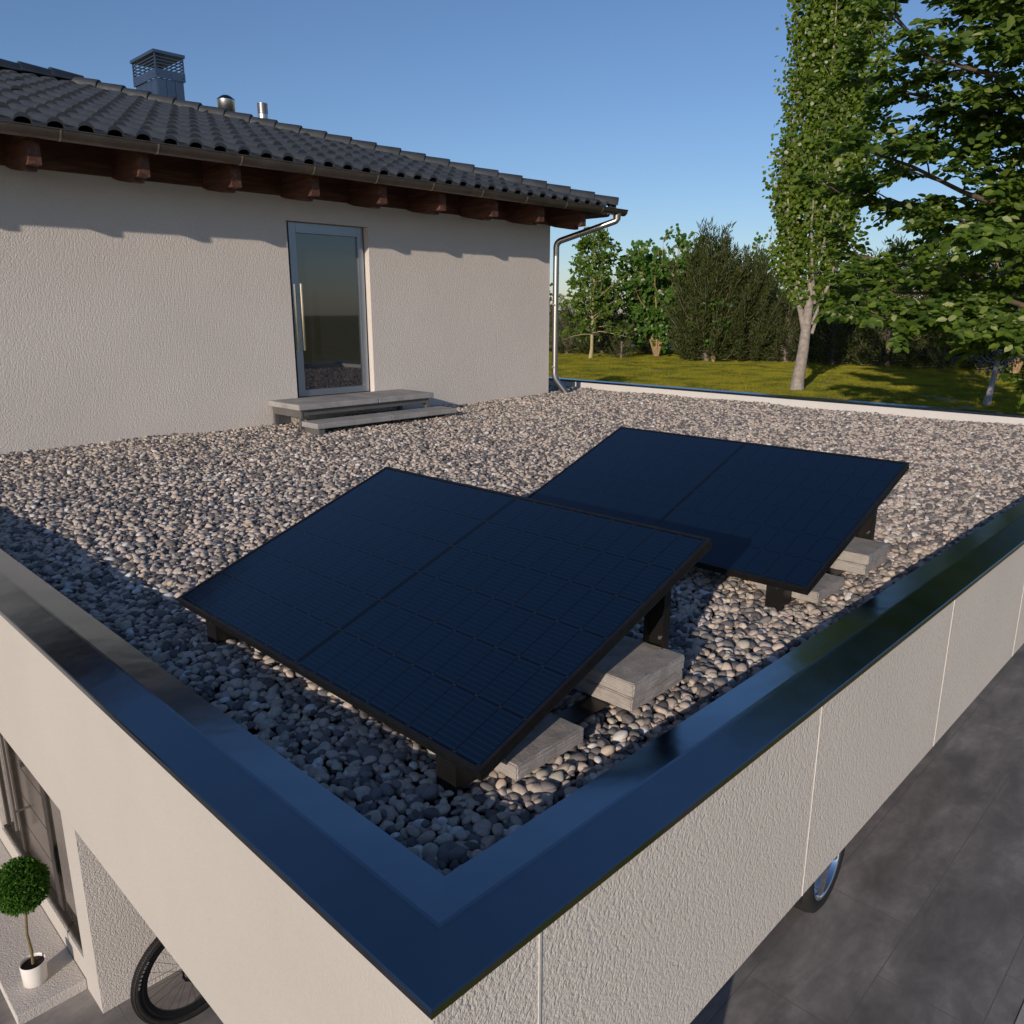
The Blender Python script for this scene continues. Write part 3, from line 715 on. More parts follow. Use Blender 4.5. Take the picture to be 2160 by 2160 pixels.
# ------------------------------------------------------------------ potted topiary
def topiary(x, y):
    z = -2.433; T = thing("topiary_tree", (x, y, z), "clipped green ball topiary in a white pot on the entrance platform", "potted plant")
    p = MB(); p.lathe((x, y, z), [(.0, .001), (.058, .001), (.061, .004), (.065, .128), (.0635, .130), (.061, .128), (.060, .110)], 40); p.build("pot", M_POT, T)
    s = MB(); s.lathe((x, y, z), [(.0, .112), (.03, .110), (.0602, .108)], 24); s.build("soil", M_SOIL, T)
    top = (x+.012, y+.012, z+.61)
    st = MB(); st.tube([(x, y, z+.10), (x+.004, y-.004, z+.2), (x-.002, y+.004, z+.31), (x+.008, y+.005, z+.42), top], [.0085, .0078, .0072, .0066, .006], 10); st.build("stem", M_BARKY, T)
    rng = np.random.default_rng(4); n = 11000; d = unit(rng.normal(size=(n, 3))); r = .130*(1-.55*rng.random(n)**1.3)*(1+.05*np.sin(d[:, 0]*11+2)*np.sin(d[:, 1]*13+1)*np.sin(d[:, 2]*12))*(1+.06*np.sin(d[:, 0]*6+1)*np.sin(d[:, 1]*7)+.04*np.sin(d[:, 2]*9))
    pos = np.array(top)+d*r[:, None]*np.array([1, 1, 1.10])
    leaves("crown", pos, d+rng.normal(0, .9, (n, 3)), d+rng.normal(0, .9, (n, 3))+np.array([0, 0, .4]), rng.uniform(.012, .024, n), rng.uniform(.006, .011, n), leaf_mat("boxwood_leaf", (.014, .060, .008), (.10, .235, .022), .35, .9), T)
topiary(-.128, 3.445)

# ------------------------------------------------------------------ bicycle
def bicycle():
    wx, wy, wr = .438, 2.65, .315; wz = G+wr
    B = thing("bicycle", (wx, wy, G), "black bicycle parked in the carport with its spoked disc brake wheel showing", "bicycle")
    def wheel(cx, front):
        a = MB(); seg = 64; prof = []
        n = 14
        V = []; F = []
        for i in range(seg):
            t = 2*math.pi*i/seg
            for k in range(n):
                q = 2*math.pi*k/n; rr = wr-.024+.024*math.cos(q); yy = .022*math.sin(q)
                V.append((cx+rr*math.cos(t), wy+yy, wz+rr*math.sin(t)))
        F = [(i*n+k, i*n+(k+1) % n, ((i+1) % seg)*n+(k+1) % n, ((i+1) % seg)*n+k) for i in range(seg) for k in range(n)]
        a.add(V, F, True)
        for i in range(150):                                     # tread knobs
            for row, yy in enumerate((-.019, -.0115, -.004, .004, .0115, .019)):
                t = 2*math.pi*(i+(row % 2)*.5)/150; rr = wr-.024+.024*math.sqrt(max(0, 1-(yy/.0225)**2))
                c = Vector((cx+rr*math.cos(t), wy+yy, wz+rr*math.sin(t))); o = Vector((math.cos(t), 0, math.sin(t))); tg = Vector((-math.sin(t), 0, math.cos(t)))
                q = [c+tg*u*.0038+Vector((0, v*.0026, 0))+o*h for h in (0, .0026) for u, v in ((-1, -1), (1, -1), (1, 1), (-1, 1))]
                a.add(q, [(4, 5, 6, 7), (0, 1, 5, 4), (1, 2, 6, 5), (2, 3, 7, 6), (3, 0, 4, 7)])
        W = a.build("wheel", M_TREAD, B)
        if front:
            a = MB()
            for i, wd in enumerate((.9, 1, .7, .5, .45, .55, .9)):              # pale illegible maker's marks on the tyre wall
                t = R(141+i*4.4); rr = wr-.029; o = Vector((math.cos(t), 0, math.sin(t))); tg = Vector((-math.sin(t), 0, math.cos(t)))
                c = Vector((cx, wy-.0228, wz))+o*rr
                for s in (-1, 1):
                    q = [c+tg*(s*.0055*wd+u*.002)+o*v*.0055 for u, v in ((-1, -1), (1, -1), (1, 1), (-1, 1))]; a.add(q, [(0, 1, 2, 3)])
                q = [c+tg*u*.0055*wd+o*(v*.0016+(.004 if i % 2 else -.001)) for u, v in ((-1, -1), (1, -1), (1, 1), (-1, 1))]; a.add([p+Vector((0, -.0003, 0)) for p in q], [(0, 1, 2, 3)])
            a.build("tyre_marking", plain("faded_print", (.30, .29, .30), .8), W, recalc=False)
        a = MB(); V = []; pr = [(-.013, wr-.040), (-.0145, wr-.056), (-.006, wr-.078), (.006, wr-.078), (.0145, wr-.056), (.013, wr-.040)]
        for i in range(seg):
            t = 2*math.pi*i/seg; V += [(cx+r_*math.cos(t), wy+y_, wz+r_*math.sin(t)) for y_, r_ in pr]
        n = 6; a.add(V, [(i*n+k, i*n+k+1, ((i+1) % seg)*n+k+1, ((i+1) % seg)*n+k) for i in range(seg) for k in range(n-1)], False)
        a.build("rim", M_BLACK, W)
        a = MB()
        for i in range(28):
            t = 2*math.pi*i/28; s = 1 if i % 2 else -1; t2 = t+s*(.9 if (i//2) % 2 else -.9)
            a.tube([(cx+.019*math.cos(t2), wy+s*.026, wz+.019*math.sin(t2)), (cx+(wr-.077)*math.cos(t), wy, wz+(wr-.077)*math.sin(t))], .0010, 5, smooth=False)
        a.build("spokes", M_DARKSTEEL, W)
        a = MB(); a.tube([(cx, wy-.046, wz), (cx, wy+.046, wz)], .013, 16); a.tube([(cx, wy-.028, wz), (cx, wy-.023, wz)], .022, 16); a.tube([(cx, wy+.023, wz), (cx, wy+.028, wz)], .022, 16); a.build("hub", M_BLACK, W)
        a = MB(); yd = wy-.034; V = []; seg2 = 48
        for i in range(seg2):
            t = 2*math.pi*i/seg2; ro = .068+.0022*math.sin(t*12); ri = .054+.002*math.sin(t*6+1)
            for r_, yy in ((ro, yd-.001), (ri, yd-.001), (ri, yd+.001), (ro, yd+.001)): V.append((cx+r_*math.cos(t), yy, wz+r_*math.sin(t)))
        a.add(V, [(i*4+k, i*4+(k+1) % 4, ((i+1) % seg2)*4+(k+1) % 4, ((i+1) % seg2)*4+k) for i in range(seg2) for k in range(4)])
        for i in range(6):
            t = 2*math.pi*i/6; a.tube([(cx+.018*math.cos(t), yd, wz+.018*math.sin(t)), (cx+.040*math.cos(t+.25), yd, wz+.040*math.sin(t+.25)), (cx+.055*math.cos(t+.62), yd, wz+.055*math.sin(t+.62))], .0042, 6)
        a.build("brake_disc", M_DARKSTEEL, W)
        if front:
            a = MB(); t = R(-66); a.tube([(cx+(wr-.078)*math.cos(t), wy, wz+(wr-.078)*math.sin(t)), (cx+(wr-.118)*math.cos(t), wy, wz+(wr-.118)*math.sin(t))], .0026, 8); a.build("valve", M_BLACK, W)
    wheel(wx, True); wheel(wx+1.02, False)
    rx = wx+1.02; bbx, bbz = wx+.60, wz-.03; hx, hz = wx+.17, wz+.52
    a = MB(); a.tube([(hx, wy, hz), (bbx, wy, bbz)], .02, 14); a.tube([(hx-.02, wy, hz+.10), (wx+.72, wy, wz+.50)], .017, 14); a.tube([(bbx, wy, bbz), (wx+.75, wy, wz+.58)], .016, 14)
    a.tube([(hx+.02, wy, hz-.06), (hx-.03, wy, hz+.14)], .022, 14)
    for s in (-1, 1):
        a.tube([(bbx, wy+s*.03, bbz), (rx, wy+s*.062, wz)], .010, 10); a.tube([(wx+.73, wy+s*.015, wz+.48), (rx, wy+s*.062, wz)], .008, 10)
    a.build("frame", M_BLACK, B)
    a = MB()
    for s in (-1, 1): a.tube([(wx, wy+s*.058, wz), (wx+.05, wy+s*.055, wz+.22), (hx+.015, wy+s*.035, hz-.07)], [.011, .015, .016], 12)
    a.tube([(hx+.015, wy-.04, hz-.07), (hx+.015, wy+.04, hz-.07)], .018, 12); a.build("fork", M_BLACK, B)
    a = MB(); a.tube([(hx-.03, wy, hz+.14), (hx-.09, wy, hz+.20)], .016, 12); a.tube([(hx-.08, wy-.31, hz+.22), (hx-.09, wy, hz+.20), (hx-.08, wy+.31, hz+.22)], .013, 12); a.build("handlebar", M_BLACK, B)
    a = MB(); a.tube([(wx+.75, wy, wz+.58), (wx+.765, wy, wz+.66)], .013, 12)
    a.add([(wx+.58, wy-.018, wz+.665), (wx+.58, wy+.018, wz+.665), (wx+.74, wy+.03, wz+.668), (wx+.87, wy+.07, wz+.685), (wx+.87, wy-.07, wz+.685), (wx+.74, wy-.03, wz+.668)] + [(wx+.58, wy, wz+.692), (wx+.74, wy, wz+.698), (wx+.87, wy, wz+.715)],
          [(0, 1, 2, 3, 4, 5), (0, 5, 7, 6), (1, 6, 7, 2), (5, 4, 8, 7), (2, 7, 8, 3), (4, 3, 8), (0, 6, 1)]); a.build("saddle", M_RUBBER, B)
    a = MB(); a.tube([(bbx, wy-.055, bbz), (bbx, wy-.05, bbz)], .055, 24); a.tube([(bbx, wy-.07, bbz), (bbx+.12, wy-.08, bbz-.12)], .008, 10); a.tube([(bbx, wy+.07, bbz), (bbx-.12, wy+.08, bbz+.12)], .008, 10); a.tube([(bbx+.12, wy-.14, bbz-.12), (bbx+.12, wy-.08, bbz-.12)], .012, 8); a.build("crankset", M_DARKSTEEL, B)
M_TREAD = plain("tread_rubber", (.020, .018, .016), .7, 0, .3, 60)
bicycle()

# ------------------------------------------------------------------ parked car
def car():
    wr = .345; wz = G+wr; y0 = .60; x1, x2 = 3.56, 6.16
    K = thing("parked_car", (4.9, y0+.85, G), "dark grey car parked under the carport roof with one polished wheel showing", "car")
    prof = [(3.04, -2.02), (3.02, -1.86), (3.08, -1.70), (3.30, -1.58), (3.95, -1.49), (4.60, -1.10), (5.0, -1.02), (5.9, -1.03), (6.55, -1.20), (6.95, -1.52), (7.02, -1.75), (7.0, -2.05), (6.85, -2.24)]
    for xa in (x2, x1): prof += [(xa+.40*math.cos(math.pi*k/9), -2.24+.47*math.sin(math.pi*k/9)) for k in range(10)]
    prof += [(3.13, -2.18)]
    bm = bmesh.new(); st = [(0.03, .93), (.0, 1.0), (.25, 1), (1.45, 1), (1.70, 1.0), (1.67, .93)]
    zmid = -1.55; rings = []
    for i, (dy, s) in enumerate(st):
        r = []
        for x, z in prof:
            cab = max(0, (z-zmid)/.5); inn = cab*.20*(1 if dy < .85 else -1) if i in (0, 1, 4, 5) else 0
            r.append(bm.verts.new((4.9+(x-4.9)*s, y0+dy+inn, -1.8+(z+1.8)*s if i in (0, 5) else z)))
        rings.append(r)
    for a, b in zip(rings, rings[1:]):
        for k in range(len(prof)): bm.faces.new((a[k], a[(k+1) % len(prof)], b[(k+1) % len(prof)], b[k]))
    bm.faces.new(rings[0]); bm.faces.new(rings[-1][::-1])
    bmesh.ops.recalc_face_normals(bm, faces=bm.faces)
    me = bpy.data.meshes.new("body"); bm.to_mesh(me); bm.free(); o = bpy.data.objects.new("body", me); COL.objects.link(o); o.parent = K
    me.transform(Matrix.Translation(-Vector(ORG[K.name]))); ORG[o.name] = ORG[K.name]; me.materials.append(plain("dark_car_paint", (.03, .032, .036), .25, .3, .05, 3))
    for dy in (.10, 1.60):
        s = 1 if dy < .5 else -1; b = MB()
        b.add([(4.05, y0+dy-s*.06, -1.50), (6.45, y0+dy-s*.06, -1.50), (6.2, y0+dy+s*.03, -1.22), (5.8, y0+dy+s*.055, -1.10), (4.75, y0+dy+s*.055, -1.10)], [(0, 1, 2, 3, 4)])
        b.build("side_window", M_GLASS, K)
    pol = plain("polished_alloy", (.82, .83, .85), .12, 1.0, .03, 5)
    for x in (x1, x2):
        for yy, s in ((y0, -1), (y0+1.70, 1)):
            a = MB(); a.lathe((x, yy, wz), [(.235, -s*.01), (.25, s*.015), (.30, s*.022), (.330, s*.005), (.343, -s*.03), (.345, -s*.10), (.343, -s*.17), (.30, -s*.20), (.2, -s*.20)], 64, 'y')
            t = a.build("wheel", M_RUBBER, K)
            r = MB(); r.lathe((x, yy, wz), [(.252, s*.012), (.245, s*.016), (.236, s*.004), (.228, -s*.09), (.20, -s*.11), (.05, -s*.11), (.0, -s*.11)], 64, 'y'); r.build("rim", pol, t)
            sp = MB()
            for i in range(5):
                q = 2*math.pi*i/5-.42
                def P(rad, off, dep): 
                    return (x+rad*math.cos(q)-off*math.sin(q), yy+s*dep, wz+rad*math.sin(q)+off*math.cos(q))
                vs = []
                for rad, wd, dep in ((.03, .030, .018), (.12, .030, .010), (.238, .048, .004)):
                    vs += [P(rad, -wd, dep-.02), P(rad, -wd*.35, dep), P(rad, wd*.35, dep), P(rad, wd, dep-.02)]
                sp.add(vs, [(j*4+k, j*4+k+1, (j+1)*4+k+1, (j+1)*4+k) for j in range(2) for k in range(3)])
            sp.lathe((x, yy, wz), [(.055, -s*.0), (.05, s*.02), (.0, s*.026)], 24, 'y')
            sp.build("spokes", pol, t)
    K.rotation_euler.z = R(3.6); K.location.y += .040; K.location.x += .0
car()

# ------------------------------------------------------------------ trees and shrubs beyond the far parapet
L_BIG = leaf_mat("broad_leaf", (.045, .095, .010), (.15, .225, .024), .42, .6, (.42, .46, .2))
L_POP = leaf_mat("poplar_leaf", (.075, .13, .010), (.18, .26, .024), .45, .45, (.55, .55, .42))
L_YNG = leaf_mat("sapling_leaf", (.055, .12, .010), (.16, .26, .024), .45, .45, (.40, .42, .28))
L_SHR = leaf_mat("shrub_leaf", (.045, .12, .018), (.12, .23, .034), .38, .45, (.55, .55, .45))
L_CON = leaf_mat("conifer_needle", (.022, .040, .007), (.095, .115, .020), .3, .6)
L_OLV = leaf_mat("olive_leaf", (.030, .045, .014), (.085, .098, .036), .2, .55)
L_GRY = leaf_mat("silver_leaf", (.045, .055, .045), (.13, .145, .125), .2, .6)
B_BIG = plain("brown_bark", (.115, .082, .060), .9, 0, .4, 18, .01, 40)
B_POP = plain("pale_bark", (.30, .26, .22), .9, 0, .35, 9, .012, 30)
B_TAN = plain("tan_bark", (.36, .24, .12), .9, 0, .3, 12, .008, 40)
B_YNG = plain("yellow_bark", (.38, .33, .17), .85, 0, .25, 14, .005, 40)
B_CON = plain("grey_brown_bark", (.22, .17, .15), .9, 0, .4, 12, .01, 40)
B_GRY = plain("grey_bark", (.30, .29, .30), .9, 0, .25, 12, .008, 40)
def gz(x, y): return float(ground_h(np.array(float(x)), np.array(float(y))))

def big_tree():
    rng = np.random.default_rng(8); base = np.array([15.3, .35, gz(15.3, .35)-.05])
    T = thing("broadleaf_tree", tuple(base), "big dark broadleaf tree with large leaves overhanging the lawn at the picture's right edge", "tree")
    wd = MB(); trunk = [base, base+(.05, .0, 1.2), base+(-.05, .1, 2.6), base+(.05, .1, 4.4), base+(0, .15, 6.5), base+(.1, .1, 8.6)]
    wd.tube(trunk, [.34, .27, .23, .19, .13, .05], 14)
    tips = [  (5.0, (11.9, 2.0, 5.6), .1), (4.6, (12.2, 3.2, 5.6), .1), (5.4, (12.6, 2.6, 7.2), .1), (3.6, (12.0, 1.4, 3.4), .1), (6.0, (11.9, 3.8, 7.8), .0), (4.0, (12.6, 2.8, 4.2), .1),  # limb start height on trunk, end point, sag
        (1.9, (10.75, 3.20, 1.05), .10), (1.9, (11.0, 2.35, 1.10), .10), (2.3, (11.8, 4.0, 1.5), .2), (3.1, (10.95, 3.75, 3.35), .15), (2.9, (10.8, 2.4, 2.35), .2),
        (3.3, (12.2, 4.6, 3.0), .2), (4.2, (11.1, 3.6, 5.0), .0), (4.4, (11.6, 1.6, 4.3), .2), (4.6, (12.6, 4.5, 4.6), .1), (5.2, (11.3, 3.3, 6.4), .1), (5.5, (12.3, 4.1, 6.9), .1),
        (5.6, (12.0, .9, 6.3), .1), (6.2, (13.0, 3.4, 8.3), .0), (6.4, (13.2, .3, 8.5), .0), (2.6, (12.3, -.6, 2.6), .2), (3.8, (13.0, -2.0, 4.0), .1),
        (3.0, (17.5, 3.6, 3.2), .2), (4.0, (18.2, -.8, 4.4), .2), (5.0, (16.0, -2.6, 5.6), .1), (6.0, (17.4, 2.8, 7.2), .1), (2.5, (13.2, 4.6, 2.1), .2), (3.5, (14.0, 4.4, 3.9), .2), (5.0, (14.0, 3.8, 6.0), .1)]
    tz = np.array([p[2] for p in trunk]); P = []; A = []; N = []
    for h, e, sag in tips:
        zt = base[2]+h; s = np.array([np.interp(zt, tz, [p[k] for p in trunk]) for k in range(3)])
        limb = bend(s, e, sag, rng, 8, .10); wd.tube(limb, np.linspace(.072, .014, 8), 8)
        ln = np.linalg.norm(np.array(e)-s); outd = unit(np.array(e)-s)
        pts = poly_pts(limb, 40)
        for q in range(17):
            t = .22+.78*(q/16)**.9; p = pts[min(39, int(t*39))]
            lat = unit(np.cross(outd, [0, 0, 1]))*(1 if q % 2 else -1)
            d = unit(outd*rng.uniform(.35, 1.0)+lat*rng.uniform(.3, 1.0)+np.array([0, 0, rng.uniform(-.35, .35)])); l2 = rng.uniform(.55, 1.25)*(1.15-.5*t)
            e2 = p+d*l2+np.array([0, 0, -.14*l2]); tw = bend(p, e2, .06, rng, 5, .05); wd.tube(tw, np.linspace(.014, .004, 5), 5, cap=False)
            tp = poly_pts(tw, 24)
            for k in range(12):
                p3 = tp[rng.integers(6, 24)]; d3 = unit(d+unit(rng.normal(size=3))*.8*np.array([1, 1, .5])+np.array([0, 0, -.12])); l3 = rng.uniform(.25, .5)
                e3 = p3+d3*l3; n3 = rng.integers(7, 12); ts = np.linspace(.15, 1, n3)
                for j, tt in enumerate(ts):
                    lp = p3+d3*l3*tt; sd = unit(np.cross(d3, [0, 0, 1]))*(1 if j % 2 else -1)
                    ax = unit(d3*.55+sd*.75+rng.normal(0, .22, 3)+np.array([0, 0, -.22])); P.append(lp); A.append(ax); N.append(np.array([-.75, -.40, .75])+rng.normal(0, .40, 3))
    wd.build("trunk", B_BIG, T); n = len(P); L = rng.uniform(.095, .16, n)
    leaves("crown", P, A, N, L, L*rng.uniform(.52, .66, n), L_BIG, T, .10, .10); print("big", n)
big_tree()

def poplar():
    rng = np.random.default_rng(12); S = 1.465; b = np.array([26.54, 11.66, gz(26.54, 11.66)-.03])
    T = thing("poplar_tree", tuple(b), "tall slender bright green columnar poplar with pale trunk on the lawn", "tree")
    wd = MB(); wd.tube([b+np.array(q)*S for q in ((0, 0, 0), (.02, 0, .3), (.06, -.05, 1.0), (.08, -.07, 1.75), (.10, -.09, 2.7), (.25, -.2, 5), (.2, -.15, 8), (.25, -.2, 11), (.2, -.2, 13.2))], np.array([.18, .15, .125, .105, .085, .07, .05, .035, .01])*S, 14)
    axis_ = b+np.array([.20, -.16, 0])*S; P = []; A = []
    stems = []
    for i in range(30):
        a = i*2.4+rng.uniform(-.3, .3); z0 = 1.2+ (i/30)*7.5+rng.uniform(-.2, .2); r = rng.uniform(.35, 1.08)*(1 if z0 < 5 else .9); ln = rng.uniform(3.0, 5.0)
        z0, r, ln = z0*S, r*S, ln*S; s = axis_+np.array([0, 0, z0]); e = s+np.array([math.cos(a)*r, math.sin(a)*r, ln]); m = s+np.array([math.cos(a)*r*.75, math.sin(a)*r*.75, ln*.38])
        pth = np.array([s, s*.5+m*.5+np.array([math.cos(a)*.06, math.sin(a)*.06, -.12]), m, (m+e)/2+rng.normal(0, .03, 3), e]); wd.tube(pth, np.array([.042, .036, .028, .018, .006])*S, 7); stems.append(pth)
    pth = np.array([b+np.array(q)*S for q in ((.06, -.05, 1.35), (-.06, .13, 2.2), (-.16, .28, 2.9), (-.28, .42, 3.8), (-.38, .52, 5.4))]); wd.tube(pth, np.array([.065, .058, .048, .036, .01])*S, 9); stems.append(pth)
    for pth in stems:
        pts = poly_pts(pth, 60)
        for k in range(80):
            p = pts[rng.integers(10, 60)]; d = unit(np.array([rng.normal(0, .45), rng.normal(0, .45), 1.])); l = rng.uniform(.35, .9)*S; e = p+d*l
            if k < 14: wd.tube([p, (p+e)/2+rng.normal(0, .015, 3), e], [.008, .006, .003], 4, cap=False)
            for j in range(15):
                q = p+d*l*rng.uniform(.05, 1.05)+rng.normal(0, .07*S, 3); P.append(q); o = rng.normal(0, 1, 3); o[2] = -abs(o[2])*.9-.2; A.append(o)
    P = np.array(P); A = np.array(A); n = len(P)
    keep = P[:, 2] < 20
    N = rng.normal(0, .45, (n, 3))+np.array([-1.1, -.5, .40]); L = rng.uniform(.068, .108, n)*S
    wd.build("trunk", B_POP, T); leaves("crown", P[keep], A[keep], N[keep], L[keep], L[keep]*.85, L_POP, T, .06, .05); print("poplar", n)
poplar()

def sapling():
    rng = np.random.default_rng(5); S = 1.465; b = np.array([36.15, 28.83, gz(36.15, 28.83)-.03])
    T = thing("young_tree", tuple(b), "young airy tree with straight yellowish trunk standing right of the downpipe", "tree")
    wd = MB(); wd.tube([b+np.array(q)*S for q in ((0, 0, 0), (.03, -.03, .4), (.02, -.04, 1.6), (.06, -.05, 2.7), (.08, -.02, 3.8), (.14, -.12, 4.75))], np.array([.100, .066, .055, .042, .026, .008])*S, 12)
    P = []; A = []
    right = np.array([.7, -.714, 0])
    for i in range(46):
        z = .9+3.6*(i/45)**1.05; a = i*2.4; r = (1.75*(1-(z/4.9)**1.0)+.22)*rng.uniform(.7, 1.15)
        s = b+np.array([.05, -.04, z])*S; d = np.array([math.cos(a), math.sin(a), 0]); up_ = rng.uniform(.25, .8)*r if z > 1.3 else rng.uniform(-.3, .45)
        e = s+(d*r+np.array([0, 0, up_]))*S; br = bend(s, e, .10*S, rng, 6, .12); wd.tube(br, np.linspace(.021 if z < 2.4 else .014, .004, 6)*S, 6); pts = poly_pts(br, 30)
        for k in range(10):
            p = pts[rng.integers(7, 30)]; d2 = unit(d*.6+rng.normal(0, .6, 3)+np.array([0, 0, .25])); l = rng.uniform(.2, .55)*S; e2 = p+d2*l; wd.tube([p, e2], [.006, .003], 4, cap=False)
            for j in range(9): P.append(p+d2*l*rng.uniform(.25, 1.05)+rng.normal(0, .025, 3)); A.append(d2+rng.normal(0, .7, 3))
    n = len(P); N = rng.normal(0, .5, (n, 3))+np.array([-1.1, -.5, .55]); L = rng.uniform(.11, .17, n)*S
    wd.build("trunk", B_YNG, T); leaves("crown", P, A, N, L, L*.55, L_YNG, T)
sapling()

def shrub(name, x, y, h, rad, nst, nl, leafL, lm, bm_, label, seed, dense=1.0, low=.28):
    rng = np.random.default_rng(seed); b = np.array([x, y, gz(x, y)-.03]); T = thing(name, tuple(b), label, "shrub")
    wd = MB(); P = []; A = []
    for i in range(nst):
        a = i*2.4+rng.uniform(-.4, .4); t = (i+.5)/nst; r = rad*math.sqrt(t)*rng.uniform(.8, 1.05); e = b+np.array([math.cos(a)*r, math.sin(a)*r, h*(math.sqrt(max(.05, 1-.80*t*t)))*rng.uniform(.72, 1.0)])
        m = b+np.array([math.cos(a)*r*.32, math.sin(a)*r*.32, h*.36]); pth = np.array([b+(math.cos(a)*.05, math.sin(a)*.05, 0), m*.55+b*.45+rng.normal(0, .04, 3), m, (m+e)/2+rng.normal(0, .08, 3), e])
        wd.tube(pth, np.array([.055, .045, .036, .022, .006])*h/4.6, 7); pts = poly_pts(pth, 50)
        for k in range(int(12*dense)):
            p = pts[rng.integers(int(50*low), 50)]; d = unit(rng.normal(0, 1, 3)+np.array([math.cos(a)*.5, math.sin(a)*.5, .35])); l = rng.uniform(.25, .85)*h/4.6; e2 = p+d*l; wd.tube([p, (p+e2)/2+rng.normal(0, .02, 3), e2], [.010*h/4.6, .007*h/4.6, .003], 5, cap=False)
            for j in range(nl): P.append(p+d*l*rng.uniform(.2, 1.1)+rng.normal(0, .05, 3)); A.append(d+rng.normal(0, .8, 3))
    n = len(P); N = rng.normal(0, .5, (n, 3))+np.array([-1.1, -.5, .55]); L = rng.uniform(.8, 1.25, n)*leafL
    wd.build("stems", bm_, T); leaves("crown", P, A, N, L, L*.72, lm, T)
shrub("round_leaf_shrub", 40.09, 26.9, 7.35, 3.5, 38, 17, 0.25, L_SHR, B_TAN, "large round leaved bright green shrub with several tan stems", 31, 1.25)
shrub("small_shrub", 38.17, 21.89, 4.03, 1.1, 8, 9, 0.19, L_SHR, B_TAN, "small thin shrub with tan stems in front of the dark conifers", 33, .8, .35)
shrub("round_leaf_shrub", 43.2, 21.89, 7.47, 2.2, 16, 10, 0.242, L_SHR, B_TAN, "bright green shrub peeping over the dark conifer left of the poplar", 35, 1.0)
shrub("olive_bush", 38.35, 35.44, 4.69, 1.9, 18, 18, 0.161, L_OLV, B_CON, "dull olive green bush half hidden behind the downpipe", 37, 1.3, .15)
shrub("yellow_green_bush", 39.24, 7.82, 7.03, 2.49, 18, 14, 0.205, L_YNG, B_TAN, "yellowish green bush behind the big leafy tree at the right edge", 39, 1.2, .15)

CON_PROTO = {}
def conifer(name, x, y, h, rad, npl, label, seed, per=90, lean=.0):
    rng = np.random.default_rng(seed); b = np.array([x, y, gz(x, y)-.04]); T = thing(name, tuple(b), label, "conifer", "dark conifers in the hedge beyond the lawn")
    wd = MB(); P = []; A = []
    wd.tube([b, b+(0, 0, h*.10), b+(.02, .02, h*.5), b+(.02, 0, h*.86)], [.16*h/4.6, .12*h/4.6, .06, .01], 9)
    for i in range(npl):
        a = i*2.399+rng.uniform(-.3, .3); t = (i+.5)/npl                                   # t: 0 low/outer, 1 top
        prof = (math.sin(math.pi*min(1, .22+.60*t)))**.8*(1-.55*t**2.2); r = rad*prof*rng.uniform(.62, 1.15); z = h*(.12+.86*t)*rng.uniform(.93, 1.05)
        s = b+np.array([0, 0, h*(.03+.55*t**1.3)]); e = b+np.array([math.cos(a)*r, math.sin(a)*r, z])
        m = s*.45+e*.55+np.array([math.cos(a)*r*.12, math.sin(a)*r*.12, -h*.06*(1-t)]); pth = np.array([s, (s+m)/2, m, (m+e)/2, e+np.array([0, 0, h*.03])]); wd.tube(pth, np.array([.022, .018, .012, .007, .003])*h/4.6, 5, cap=False)
        pts = poly_pts(pth, 60); k = int(per*1.5)
        ii = rng.integers(14, 59, k); p = pts[ii]; tan = unit(pts[np.minimum(ii+1, 59)]-pts[np.maximum(ii-1, 0)])
        u = rng.uniform(0, 1, k)[:, None]; side = unit(rng.normal(size=(k, 3)))
        P.append(p+side*(.01+.15*u)*h/4.6); A.append(tan*.7+side*.75+np.array([0, 0, .30])+rng.normal(0, .25, (k, 3)))
    P = np.concatenate(P); A = np.concatenate(A); n = len(P); N = rng.normal(0, .7, (n, 3))+np.array([-.9, -.4, .4]); L = rng.uniform(.10, .24, n)*h/4.6
    wd.build("trunk", B_CON, T); leaves("crown", P, A, N, L, rng.uniform(.018, .036, n)*h/4.6+.005, L_CON, T, .12, .05)
conifer("conifer", 38.61, 22.59, 7.11, 2.56, 120, "tallest dark feathery conifer right of the round leaved shrub", 51, 110)
conifer("conifer", 40.11, 21.05, 5.93, 2.71, 120, "broad dark conifer with pale forked stem base left of the poplar", 52, 110)
conifer("conifer", 40.87, 19.12, 3.81, 2.2, 80, "low spreading conifer close behind the poplar trunk", 53, 90)
conifer("conifer", 40.14, 31.17, 4.98, 1.98, 80, "dark conifer behind the young yellow trunked tree", 54, 90)
conifer("conifer", 38.6, 32.76, 3.52, 1.61, 60, "small dark conifer just right of the downpipe foot", 55, 80)
conifer("conifer", 37.41, 27.54, 2.12, 1.03, 40, "smallest dark conifer bush between the young tree and the round shrub", 56, 70)
conifer("conifer", 42.76, 29.21, 5.28, 2.2, 80, "tall dark conifer between the young tree and the round leaved shrub, further back", 57, 80)
conifer("conifer", 40.85, 16.46, 5.42, 2.49, 90, "dark conifer directly right of the poplar trunk under the leafy branches", 58, 80)
conifer("conifer", 41.29, 13.97, 6.15, 2.64, 90, "second dark conifer right of the poplar under the leafy branches", 59, 80)
conifer("conifer", 41.73, 11.34, 5.86, 2.64, 90, "third dark conifer right of the poplar behind the leafy branches", 60, 80)
conifer("conifer", 42.32, 9.14, 6.74, 2.64, 90, "dark conifer behind the thin silver grey tree", 61, 80)
conifer("conifer", 41.44, 5.47, 6.45, 2.93, 90, "dark conifer furthest right at the picture edge behind the leafy tree", 62, 80)
conifer("conifer", 45.1, 18.51, 4.84, 2.49, 70, "dark conifer in the gap behind the poplar's lower crown", 63, 80)

